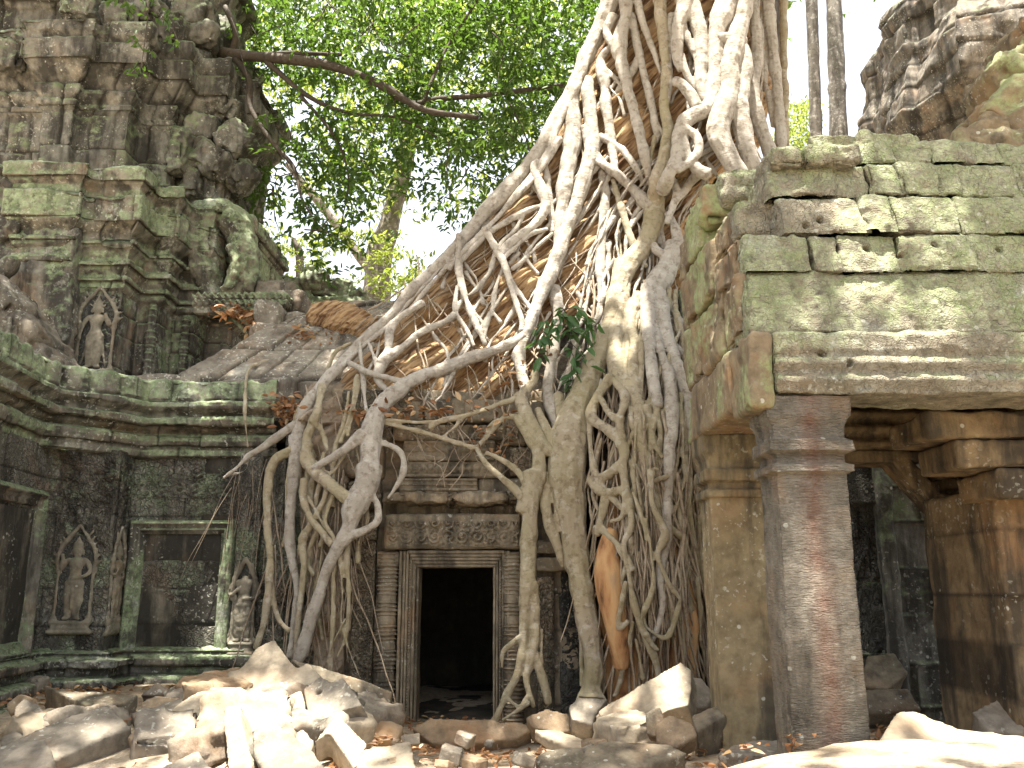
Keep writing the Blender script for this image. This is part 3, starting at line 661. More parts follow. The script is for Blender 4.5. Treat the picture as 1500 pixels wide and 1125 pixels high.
# pilasters
def pilaster(x0, x1, y, z0, z1, s, seed, kind=1, mat=M_fac, amp=.02, lab=None):
    a = obox(x0, x1, y, y+.25, z0, z1, .008, .03, .005, seed); b = quadpanel((x0+.025, y-.004, z0+.04), x1-x0-.05, z1-z0-.08, (1, 0), .009, .003, seed, (lambda A, B: leafy(A, B, s, amp, seed)+.004) if kind else (lambda A, B: scroll(A, B, s, amp, 0, seed)))
    cm = mk_mesh('cv', *b); pl = link('pilaster', mk_mesh('pl', *a), mat, GA, label=lab); link('carving', cm, mat, pl); return pl
zb = .12
pilaster(X(515, 900, 9.8), X(547, 900, 9.8), 9.8, zb, Z(790, 9.8), .12, 3)
pilaster(X(787, 900, 9.8), X(812, 900, 9.8), 9.83, zb, Z(845, 9.8), .12, 5)
pilaster(X(820, 900, 9.8), X(862, 900, 9.8), 9.9, zb, Z(830, 9.8), .2, 6, mat=M_blk)
for a, b, c_, d_ in ((785, 865, 9.74, 838), (785, 865, 9.78, 812)):
    V, F = obox(X(a, 840, c_), X(b, 840, c_), c_, 10.0, Z(d_, c_), Z(d_-22, c_), .03, .02, .012, a+d_); link('capital_moulding', mk_mesh('cm', V, F), M_facp, GA)
V, F = obox(X(507, 790, 9.74), X(552, 790, 9.74), 9.72, 10.0, Z(792, 9.74), Z(752, 9.74), .02, .02, .01, 5); V[:, 1] += -.02*np.abs(np.sin(V[:, 2]*38)); link('capital_moulding', mk_mesh('cm2', V, F), M_fac, GA)
# ringed colonettes
def colonette(x, y, z0, z1, r):
    zz = np.arange(z0, z1, .006); t = (zz-z0)/(z1-z0)
    ring = np.where(np.sin(zz*2*np.pi/.042) > .1, 1.13, .93); big = np.zeros_like(zz)
    for c in (.02, .12, .2, .37, .52, .66, .8, .93): big += .16*np.exp(-((t-c)/.012)**2)
    plain = (np.abs(t-.28) < .022) | (np.abs(t-.45) < .022) | (np.abs(t-.6) < .025) | (np.abs(t-.73) < .02)
    rr = r*np.where(plain, 1.0, ring)*(1+big); a = np.linspace(0, 2*np.pi, 17)[:-1]; oc = 1/np.maximum(np.cos((a+np.pi/8) % (np.pi/4)-np.pi/8), .9)
    P = np.stack([x+(np.cos(a)*oc)[:, None]*rr, y+(np.sin(a)*oc)[:, None]*rr, np.repeat(zz[None], 16, 0)], -1).reshape(-1, 3)
    P += fbm(P, 9, 3, 2)[:, None]*.006
    return link('colonette', mk_mesh('co', P, grid_faces(16, len(zz), True)), M_facp, GA)
xa = X(567, 900, 9.75); xb = X(752, 900, 9.75); zc = Z(808, 9.75)
for xx in (xa, xb):
    colonette(xx, 9.75, zb, zc-.02, .095)
    V, F = obox(xx-.12, xx+.12, 9.70, 9.95, zc-.16, zc-.0, .02, .02, .008, 4); link('capital_block', mk_mesh('cb', V, F), M_facp, GA)
# door frame
xo0, xo1, xi0, xi1 = X(583, 900, 9.7), X(747, 900, 9.7), X(612, 900, 9.7), X(722, 900, 9.7); zt_, zi = Z(806, 9.7), Z(831, 9.7)
DF = None
def jamb(x0, x1, inner_right, z0, z1):
    n = 6; parts = []; w_ = (x1-x0)/n
    for k in range(n):
        q = k if inner_right else n-1-k; y = 9.66+.018*q+(.02 if q % 2 else 0)
        parts.append(obox(x0+w_*k, x0+w_*(k+1)-.002, y, 10.05+.01*q, z0, z1, .012, .02, .004, k))
    bd = []; xm = x0+w_*(3.4 if inner_right else 2.6)
    for zz in np.arange(z0+.1, z1-.1, .03): bd.append(rbox((.028, .03, .024), .012, .015, 0, 1, (xm, 9.69, zz)))
    return cat(parts+bd)
V, F = jamb(xo0, xi0, True, .0, zt_-.001); link('door_jamb', mk_mesh('dj', V, F), M_facp, GA)
V, F = jamb(xi1, xo1, False, .0, zt_-.001); link('door_jamb', mk_mesh('dj', V, F), M_facp, GA)
parts = [obox(xi0+.0-.12+.02*k, xi1+.12-.02*k, 9.665+.02*k, 10.06, zi+(zt_-zi)*(1-(k+1)/5), zt_-.003+.001*k-(zt_-zi)*k/5, .01, .02, .004, k) for k in range(5)]
V, F = cat(parts); link('door_head', mk_mesh('dh', V, F), M_facp, GA)
# lintel
lx0, lx1, lz0, lz1 = X(562, 780, 9.6), X(762, 780, 9.6), Z(804, 9.6), Z(752, 9.6)
V, F = obox(lx0, lx1, 9.62, 10.0, lz0, lz1, .03, .02, .01, 3); 
def lint(A, B):
    h = scroll(A, B, .15, .05, .03, 4); e = np.minimum.reduce([A, lx1-lx0-A, B*1.5, (lz1-lz0-B)*1.5]); return h*np.clip(e/.05, 0, 1)+.002
W_, G_ = quadpanel((lx0+.02, 9.617, lz0+.02), lx1-lx0-.04, (lz1-lz0)*.72, (1, 0), .007, .006, 4, lint)
cm = mk_mesh('cv', W_, G_); lt = link('lintel', mk_mesh('lt', V, F), M_facp, GA, label='carved lintel with a row of scrolls over the door'); link('carving', cm, M_facp, lt)
# broken shelf over lintel
parts = []
for k, (a, b, y, h_) in enumerate([(592, 655, 9.52, .10), (653, 745, 9.46, .11), (560, 596, 9.6, .09), (744, 785, 9.6, .09)]):
    zc_ = Z(728, y); parts.append(rbox((X(b, 730, y)-X(a, 730, y), .5, h_), .015, .014, .035, k+3, ((X(a, 730, y)+X(b, 730, y))/2, y+.26, zc_), rough=2.2))
V, F = cat(parts); link('broken_shelf', mk_mesh('bs', V, F), M_facp, GA)
# fronton with carved tiers
tiers = [(585, 700, 728, 700, 9.62, .028), (590, 740, 700, 676, 9.66, .022), (590, 725, 676, 645, 9.66, .03), (575, 760, 645, 622, 9.7, .018)]
for k, (a, b, p1, p2, y, am) in enumerate(tiers):
    x0, x1, z0, z1 = X(a, p1, y), X(b, p1, y), Z(p1, y), Z(p2, y)
    if k == 0: fn = lambda A, B: .018*np.sign(np.sin(B*2*np.pi/.055))*1.0+.004
    elif k == 1: fn = lambda A, B: .03*np.abs(np.sin(A*np.pi/.085))*(B > .04)*(B < .13)+.01*np.sin(B*90)
    elif k == 2: fn = lambda A, B: .05*np.clip(np.abs(np.sin(A*np.pi/.19))-.35-.3*np.abs(B-.12)/.12, 0, 1)+.01*np.sign(np.sin(B*70))
    else: fn = lambda A, B: leafy(A, B, .14, .02, 5)
    a_ = obox(x0, x1, y, 10.0, z0+.002, z1-.002, .02, .03, .008, k+5); b_ = quadpanel((x0+.01, y-.005, z0+.01), x1-x0-.02, z1-z0-.02, (1, 0), .01, .01, k, fn)
    cm = mk_mesh('cv', *b_); ct = link('carved_tier', mk_mesh('ct', *a_), M_facp, GA); link('carving', cm, M_facp, ct)
for k, (a, b, p1, p2, y) in enumerate([(505, 560, 700, 650, 9.7), (515, 575, 648, 618, 9.74), (700, 790, 735, 700, 9.72), (745, 800, 698, 655, 9.7), (735, 800, 652, 610, 9.74), (505, 556, 745, 704, 9.68), (560, 800, 618, 585, 9.8), (500, 600, 614, 570, 9.82)]):
    x0, x1, z0, z1 = X(a, p1, y), X(b, p1, y), Z(p1, y), Z(p2, y); nb = max(1, int((x1-x0)/.45)); parts = []
    for q in range(nb):
        parts.append(obox(x0+(x1-x0)*q/nb+.004, x0+(x1-x0)*(q+1)/nb-.004, y+.01*(q % 2), 10.0, z0+.004, z1-.004, .025, .025, .015, k*5+q))
    V, F = cat(parts); link('wall_block', mk_mesh('wb', V, F), M_fac if k % 2 else M_facp, GA)
# interior room
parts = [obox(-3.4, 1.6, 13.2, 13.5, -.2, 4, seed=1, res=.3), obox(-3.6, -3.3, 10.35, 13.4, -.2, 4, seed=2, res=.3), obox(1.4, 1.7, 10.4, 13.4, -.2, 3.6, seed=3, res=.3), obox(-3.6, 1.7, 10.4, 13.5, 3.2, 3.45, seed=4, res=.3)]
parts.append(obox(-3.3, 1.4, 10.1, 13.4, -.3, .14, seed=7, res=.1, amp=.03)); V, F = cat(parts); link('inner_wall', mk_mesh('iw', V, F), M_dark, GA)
# threshold
V, F = obox(xo0, xo1, 9.6, 10.12, -.1, .13, .03, .03, .02, 3); link('threshold', mk_mesh('th', V, F), M_facp, GA)
# ridge crest with rope bands
c0 = at(348, 446, 11.75); c1 = at(413, 446, 11.75)
zz = [(-.10, -.12), (.0, -.12), (.03, -.04), (.07, -.02), (.09, .03), (.05, .05), (.08, .07), (.09, .12), (.04, .15), (-.15, .16)]
V, F = sweep([(c0[0]-.6, 11.75), (c1[0], 11.75), (c1[0], 12.3)], [(a, b+c0[2]) for a, b in zz], .012, carve=lambda U, V_, P: .022*np.sin((U+V_*.7)/.045*np.pi)*(V_ > c0[2]-.08), amp=.01, seed=7); link('ridge_crest', mk_mesh('rc', V, F), M_cornice, GA, label='rope-carved crest stone at the roof ridge')
lumps('ridge_block', [(395, 470, 11.5, .35, .5, .45, .1, 0), (425, 450, 12.2, .5, .5, .4, 0, 0), (405, 430, 12.6, .6, .5, .3, 0, 0), (438, 478, 11.7, .4, .4, .3, .2, .1), (390, 498, 11.2, .35, .4, .4, .1, 0)], M_roof, GA, .03)

# ------------------------------------------------------------------ ruined wall beyond, and far tower
RW = thing('ruined_wall', 'broken sunlit stone wall beyond the gallery roof, right of the tower', 'ruined wall', (-4.5, 15.5, 4))
lumps('wall_block', [(415, 425, 15.3, .7, .5, .45, 0, 0), (460, 418, 15.4, .5, .5, .5, .1, 0), (495, 428, 15.5, .6, .5, .4, 0, .1), (525, 445, 15.5, .45, .5, .4, 0, 0), (430, 450, 15.3, .8, .6, .4, 0, 0), (490, 455, 15.4, 1.2, .6, .35, 0, 0), (455, 400, 15.5, .3, .3, .2, 0, 0)], M_cornice, RW, .05)
V, F = obox(-5.2, -2.4, 15.2, 15.9, 0, 5.8, .05, .08, .03, 5); link('wall_base', mk_mesh('rwb', V, F), M_roof, RW)

FT = thing('far_tower', 'rough weathered stone tower in the top right corner beyond the porch', 'ruined tower', (10.5, 18, 0))
def fartower():
    a = np.linspace(0, 2*np.pi, 260); zz = np.arange(.0, 17.5, .05); A, Zg = np.meshgrid(a, zz, indexing='ij')
    sq = 1/np.maximum(np.abs(np.cos(A)), np.abs(np.sin(A)))**.55
    prof = np.interp(zz, [0, 9.0, 9.4, 10, 10.6, 11.2, 11.5, 12.2, 12.8, 13.4, 14.2, 14.8, 16, 17.5], [2.4, 2.4, 2.6, 2.9, 2.75, 2.95, 3.15, 3.2, 3.1, 2.9, 3.0, 2.5, 1.8, .5])
    R = prof[None]*sq*(1+.035*np.sign(np.sin(A*8)))
    P = np.stack([11.75+R*np.cos(A), 18.6+R*np.sin(A), Zg], -1).reshape(-1, 3)
    N = np.stack([np.cos(A), np.sin(A), A*0], -1).reshape(-1, 3)
    d = fbm(P, .8, 5, 61)*.24+block_disp(A.ravel()*2.9, P[:, 2], .5, .8, 9, .05, .03, .06); P += N*d[:, None]
    link('tower_body', mk_mesh('ft', P, grid_faces(*A.shape)), M_far, FT)
fartower()
# ------------------------------------------------------------------ stone porch on the right
PO = thing('stone_porch', 'roofed stone porch with corbelled green blocks on square pillars at the right', 'porch', (2.5, 6.5, .3))
def pillar(x0, x1, y0, y1, z0, z1, mat, lab, seed, capz):
    zc = capz
    prof = [(0, z0), (0, z1-.62), (.0, z1-.50), (.035, z1-.49), (.035, z1-.44), (-.005, z1-.42), (-.005, z1-.38), (.045, z1-.36), (.045, z1-.28), (.01, z1-.26), (.015, z1-.2), (.05, z1-.14), (.055, z1-.001), (-.1, z1)]
    path = [(x0, y1), (x0, y0), (x1, y0), (x1, y1), (x0, y1)]
    V, F = sweep([(x0, y1+.001), (x0, y0), (x1, y0), (x1, y1), (x0+.001, y1)], prof, .016, amp=.008, seed=seed, erode=.03)
    return link('pillar', mk_mesh('pillar', V, F), mat, PO, label=lab)
pillar(1.64, 2.09, 5.5, 5.86, .0, 2.69, M_pillar, 'front square pillar with a red streak and pale lichen spots', 71, 0)
pillar(1.56, 1.99, 7.0, 7.36, .0, 2.69, M_pillar2, 'rear smooth pillar, damp dark foot', 72, 0)
HOLES = [(1205, 518, 5.42), (1245, 532, 5.42), (1183, 326, 5.6), (1204, 320, 5.6), (1277, 358, 5.53), (1372, 357, 5.53), (1470, 361, 5.53), (1152, 593, 5.45), (1325, 372, 5.53)]
def holes(V, r=.019):
    V = V.copy()
    for a, b, y in HOLES:
        H = at(a, b, y); m = (np.hypot(V[:, 0]-H[0], V[:, 2]-H[2]) < r*1.5) & (np.abs(V[:, 1]-y) < .12); V[m, 1] += .09*np.exp(-(np.hypot(V[m, 0]-H[0], V[m, 2]-H[2])/r)**4)
    return V
# architrave
aprof = [(.0, 2.69), (.0, 2.74), (.012, 2.76), (.012, 2.80), (.0, 2.82), (.0, 2.86), (.014, 2.88), (.014, 2.92), (.0, 2.94), (.02, 3.06), (.0, 3.09)]
def beam(x0, x1, y0, y1, seed, lab, mat):
    V, F = obox(x0, x1, y0, y1, 2.69, 3.095, .025, .016, .012, seed)
    m = V[:, 1] < y0+.08
    V[:, 1] += np.where(m, .014*np.sin((V[:, 2]-2.69)*2*np.pi/.11)*(V[:, 2] < 2.98), 0)
    return link('beam', mk_mesh('beam', holes(V), F), mat, PO, label=lab)
beam(1.655, 5.2, 5.42, 5.95, 81, 'front beam with grooved mouldings and peg holes', M_porch)
V, F = obox(1.50, 1.65, 5.42, 5.95, 2.60, 3.10, .04, .016, .014, 5, rough=1.5); link('corner_stone', mk_mesh('cs', V, F), M_porchside, PO)
V, F = obox(1.50, 2.0, 5.955, 7.5, 2.69, 3.12, .03, .02, .012, 6); V[:, 0] += .02*fbm(V, 2, 2, 4); link('beam', mk_mesh('b2', V, F), M_porchside, PO, label='side beam of the porch, brown with green streaks')
# roof courses: each course one mesh of separate worn blocks
def px_x(px, y): return X(px, 450, y)
def course(edges, py0, py1, y, depth, seed, lab=None, mat=M_porch, amp=.022, skew=None, bulge=0.0):
    parts = []
    for k in range(len(edges)-1):
        den = (py0+py1)/2
        x0, x1 = X(edges[k], den, y)+.001, X(edges[k+1], den, y)-.001
        z0, z1 = Z(py1, y)+.001, Z(py0, y+bulge)+.002
        jy = y+(hsh(np.array([k]), np.array([seed]), np.array([0]), 5)[0])*.02
        V, F = rbox((x1-x0+.008, depth, z1-z0+.012), .022, .013, amp, seed*7+k, ((x0+x1)/2, jy+depth/2, (z0+z1)/2), rough=.7)
        if bulge:
            t = (V[:, 2]-z0)/(z1-z0); f = V[:, 1] < jy+.12; V[:, 1] += f*bulge*t**1.3
        o = link('roof_block', mk_mesh('rc', holes(V), F), mat, PO, label=lab)
    return o
course([1098, 1700], 398, 489, 5.47, 1.4, 1, 'lowest broad course of the porch roof', bulge=.10)
course([1097, 1194, 1236, 1326, 1432, 1560, 1700], 343, 397, 5.53, 1.2, 2, bulge=.08)
course([1146, 1271, 1310, 1408, 1520, 1700], 289, 342, 5.60, 1.1, 3, bulge=.08)
course([1128, 1222, 1276, 1322, 1376, 1410, 1500, 1700], 240, 288, 5.70, 1.0, 4, bulge=.08)
course([1258, 1313, 1368, 1412, 1470, 1560], 208, 240, 5.85, .8, 5, bulge=.06)
course([1128, 1180, 1257], 214, 239, 5.66, .5, 6, 'overhanging slab at the roof edge', amp=.03)
course([1188, 1268], 198, 218, 5.95, .5, 7, 'top slab of the porch roof, left one', amp=.03)
course([1262, 1352], 195, 216, 5.9, .6, 8, 'top slab of the porch roof, right one', amp=.03)
# left stack of lit end blocks and the side wall blocks stepping back
def sblock(x0, x1, y0, y1, z0, z1, seed, mat, name='side_block', r=.04, shear=None, amp=.025):
    V, F = rbox((x1-x0, y1-y0, z1-z0), r, .018, amp, seed, ((x0+x1)/2, (y0+y1)/2, (z0+z1)/2), rough=1.5, shear=shear)
    return link(name, mk_mesh(name, V, F), mat, PO)
sblock(X(1078, 315, 5.85), X(1143, 315, 5.85), 5.85, 6.6, Z(345, 5.85), Z(292, 5.85), 3, M_porch)
sblock(X(1058, 270, 6.3), X(1124, 270, 6.3), 6.3, 7.25, Z(296, 6.3), Z(247, 6.3), 4, M_porch, amp=.03)
sd = [(1.50, 5.62, 6.1, 3.12, 3.55), (1.50, 6.11, 6.8, 3.13, 3.62), (1.50, 6.81, 7.5, 3.14, 3.66), (1.51, 5.72, 6.3, 3.56, 3.86), (1.49, 6.31, 7.45, 3.66, 4.1), (1.53, 5.98, 6.6, 3.88, 4.14), (1.48, 6.61, 7.4, 4.11, 4.48), (1.50, 6.45, 7.3, 4.30, 4.62)]
for k, (x0, y0, y1, z0, z1) in enumerate(sd): sblock(x0, x0+.6, y0, y1, z0, z1, 20+k, M_porchside, r=.035, shear=(0, .0))
# roof core and ceiling slabs
V, F = obox(2.1, 5.2, 6.0, 8.6, 3.1, 3.35, .03, .06, .02, 9); link('ceiling_slab', mk_mesh('cs2', V, F), M_inner, PO)
V, F = obox(2.15, 5.0, 6.6, 8.4, 3.36, 4.4, .1, .08, .04, 19); link('roof_core', mk_mesh('rcr', V, F), M_porchside, PO)
V, F = obox(2.01, 5.0, 7.3, 7.75, 2.62, 3.09, .03, .03, .02, 10); V[:, 1] -= .03*np.sign(np.sin(V[:, 2]*50))*(V[:, 1] < 7.4); link('beam', mk_mesh('b3', V, F), M_inner, PO, label='rear beam inside the porch')
# bracket stones of the corbelled right wall
parts = []
for k, (x0, x1, y0, y1, z0, z1) in enumerate([(X(1352, 600, 6.0), 4.2, 5.96, 6.6, 2.50, 2.68), (X(1400, 650, 6.0), 4.2, 5.98, 6.6, 2.30, 2.49), (X(1462, 690, 6.0), 4.2, 6.0, 6.6, 2.1, 2.29)]):
    parts.append(obox(x0, x1, y0, y1, z0, z1, .025, .02, .012, k))
V, F = cat(parts); link('corbel', mk_mesh('cb', V, F), M_inner, PO, label='stepped yellow-brown corbel stones under the front beam')
V, F = rbox((.85, .4, .42), .03, .025, .012, 4, at(1440, 655, 7.3), Matrix.Rotation(-.14, 3, 'Y')); link('corbel', mk_mesh('cb2', V, F), M_inner, PO)
# inner doorway: jamb with chamfered corner, and right wall
xj = X(1390, 900, 7.3)
V, F = obox(xj, xj+.16, 7.3, 7.44, 0, 2.25, .02, .02, .01, 11); link('door_jamb', mk_mesh('ij', V, F), M_inner, PO)
V, F = rbox((.62, .28, .14), .02, .02, .01, 12, (xj-.12, 7.46, 2.38), Matrix.Rotation(math.radians(52), 3, 'Y')); link('door_jamb', mk_mesh('ij2', V, F), M_inner, PO)
V, F = obox(X(1230, 650, 7.4), X(1350, 650, 7.4), 7.32, 7.7, 2.52, 2.62, .02, .02, .008, 13); link('door_head', mk_mesh('ih', V, F), M_inner, PO)
def wallx(x0, x1, y0, y1, z0, z1, seed, mat, name, bl=.6, push=.03, lab=None, parent=None):
    V, F = obox(x0, x1, y0, y1, z0, z1, .01, .025, .012, seed); V[:, 1] += (V[:, 1] < (y0+y1)/2)*block_disp(V[:, 0], V[:, 2], .4, bl, seed, .03, .016, push)
    return link(name, mk_mesh(name, V, F), mat, parent or PO, label=lab)
wallx(xj+.165, 5.2, 7.45, 7.9, 0, 3.0, 15, M_inner, 'inner_wall')
V, F = obox(4.15, 4.5, 5.6, 7.6, 0, 3.1, .03, .05, .02, 16); link('inner_wall', mk_mesh('iw2', V, F), M_inner, PO)
wallx(X(1475, 900, 6.3), 4.4, 6.3, 7.4, 0, 2.2, 17, M_inner, 'inner_pier')
# wall behind the porch, seen between pillars
BW = thing('carved_wall', 'dark carved wall with a shadowy figure, seen between the porch pillar and inner doorway', 'wall', (4, 9.6, 0))
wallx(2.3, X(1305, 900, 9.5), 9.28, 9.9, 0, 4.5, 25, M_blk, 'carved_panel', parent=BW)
wallx(X(1305, 900, 9.3)+.004, 5.6, 9.2, 9.9, 0, 4.6, 26, M_upper, 'plain_wall', parent=BW)
V, F = obox(X(1303, 900, 9.1), X(1325, 900, 9.1), 9.1, 9.3, 0, 4.5, .03, .03, .012, 27); link('wall_edge', mk_mesh('we', V, F), M_upper, BW)
cx = X(1283, 880, 9.25); za, zb_ = Z(955, 9.45), Z(812, 9.45)
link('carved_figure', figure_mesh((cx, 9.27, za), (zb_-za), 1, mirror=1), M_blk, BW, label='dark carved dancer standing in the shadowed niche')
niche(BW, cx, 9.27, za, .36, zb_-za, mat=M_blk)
V, F = obox(2.0, 8, 9.95, 10.4, 0, 5.0, .02, .2, .02, 33); link('backing_wall', mk_mesh('bkw', V, F), M_tower, BW)
# dark curved gable stone rising at right of the roof
RG = thing('ruined_gable', 'dark curved heap of gable stones rising behind the right end of the porch roof', 'ruined gable', (4.2, 7.3, 4))
lumps('gable_block', [(1420, 225, 7.0, .5, .6, .3, 0, -.2), (1465, 185, 7.1, .6, .7, .5, 0, -.7), (1500, 130, 7.2, .7, .7, .6, 0, -.6), (1440, 205, 7.0, .3, .5, .3, .1, -.5), (1500, 210, 7.0, .6, .6, .6, 0, -.3), (1470, 240, 6.9, .8, .6, .35, 0, 0), (1545, 100, 7.3, .8, .8, .9, 0, -.3), (1550, 200, 7.0, .8, .6, .8, 0, 0), (1520, 95, 7.3, .5, .5, .4, 0, -.6)], M_porchside, RG, .05)

# ------------------------------------------------------------------ rubble: every block its own thing
def rnd_pt_plane(poly, Yref, n):
    n = np.array(n, float); n /= np.linalg.norm(n); c = np.mean(np.array(poly, float), 0); P0 = at(c[0], c[1], Yref); O = np.array([0, 0, CAMZ]); out = []
    for p in poly:
        d = ray(*p); t = (P0-O).dot(n)/d.dot(n); out.append(O+d*t)
    return np.array(out), n
def slab(poly, Y, n, thick, mat, label, group=None, seed=0, name='stone_block', vox=.0135, amp=.008, taper=.97, hole=None, catg='stone block', smooth=0):
    P, n = rnd_pt_plane(poly, Y, n); m = len(P); c = P.mean(0)
    Q = c+(P-c)*taper-n*thick
    V = np.vstack([P, Q]); F = [list(range(m)), list(range(2*m-1, m-1, -1))]+[[k, (k+1) % m, m+(k+1) % m, m+k] for k in range(m)]
    e1 = P[1]-P[0]; area = sum(np.cross(P[k]-c, P[(k+1) % m]-c) for k in range(m))
    if area.dot(n) < 0: F = [f[::-1] for f in F]
    me = remesh(V, F, vox, smooth)
    off = np.array([seed*1.7, seed*.9, seed*.4])
    def dd(Pp, N):
        q = fbm(Pp+off, 2.2, 3, 3)*amp*1.1+fbm(Pp+off, 9, 3, 6)*amp*.5
        chip = np.maximum(0, fbm(Pp+off, 4.5, 2, 9)-.45); return q-chip*amp*2.2
    displace(me, dd)
    if hole is not None:
        hx, hy, hr = hole; H = rnd_pt_plane([(hx, hy)]*1, Y, n)[0][0] if False else None
        O = np.array([0, 0, CAMZ]); P0 = at(np.mean([p[0] for p in poly]), np.mean([p[1] for p in poly]), Y); d = ray(hx, hy); H = O+d*((P0-O).dot(n)/d.dot(n))
        displace(me, lambda Pp, N: -n[None]*(np.exp(-(np.linalg.norm(Pp-H, axis=1)/hr)**4)*.09)[:, None])
    ce = mesh_np(me)[0].mean(0); me.transform(Matrix.Translation(-Vector(ce)))
    o = link(name, me, mat); o.location = ce; tag(o, label, catg, group); return o
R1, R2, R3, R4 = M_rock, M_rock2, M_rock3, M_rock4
UP = (-.05, -.35, .93)
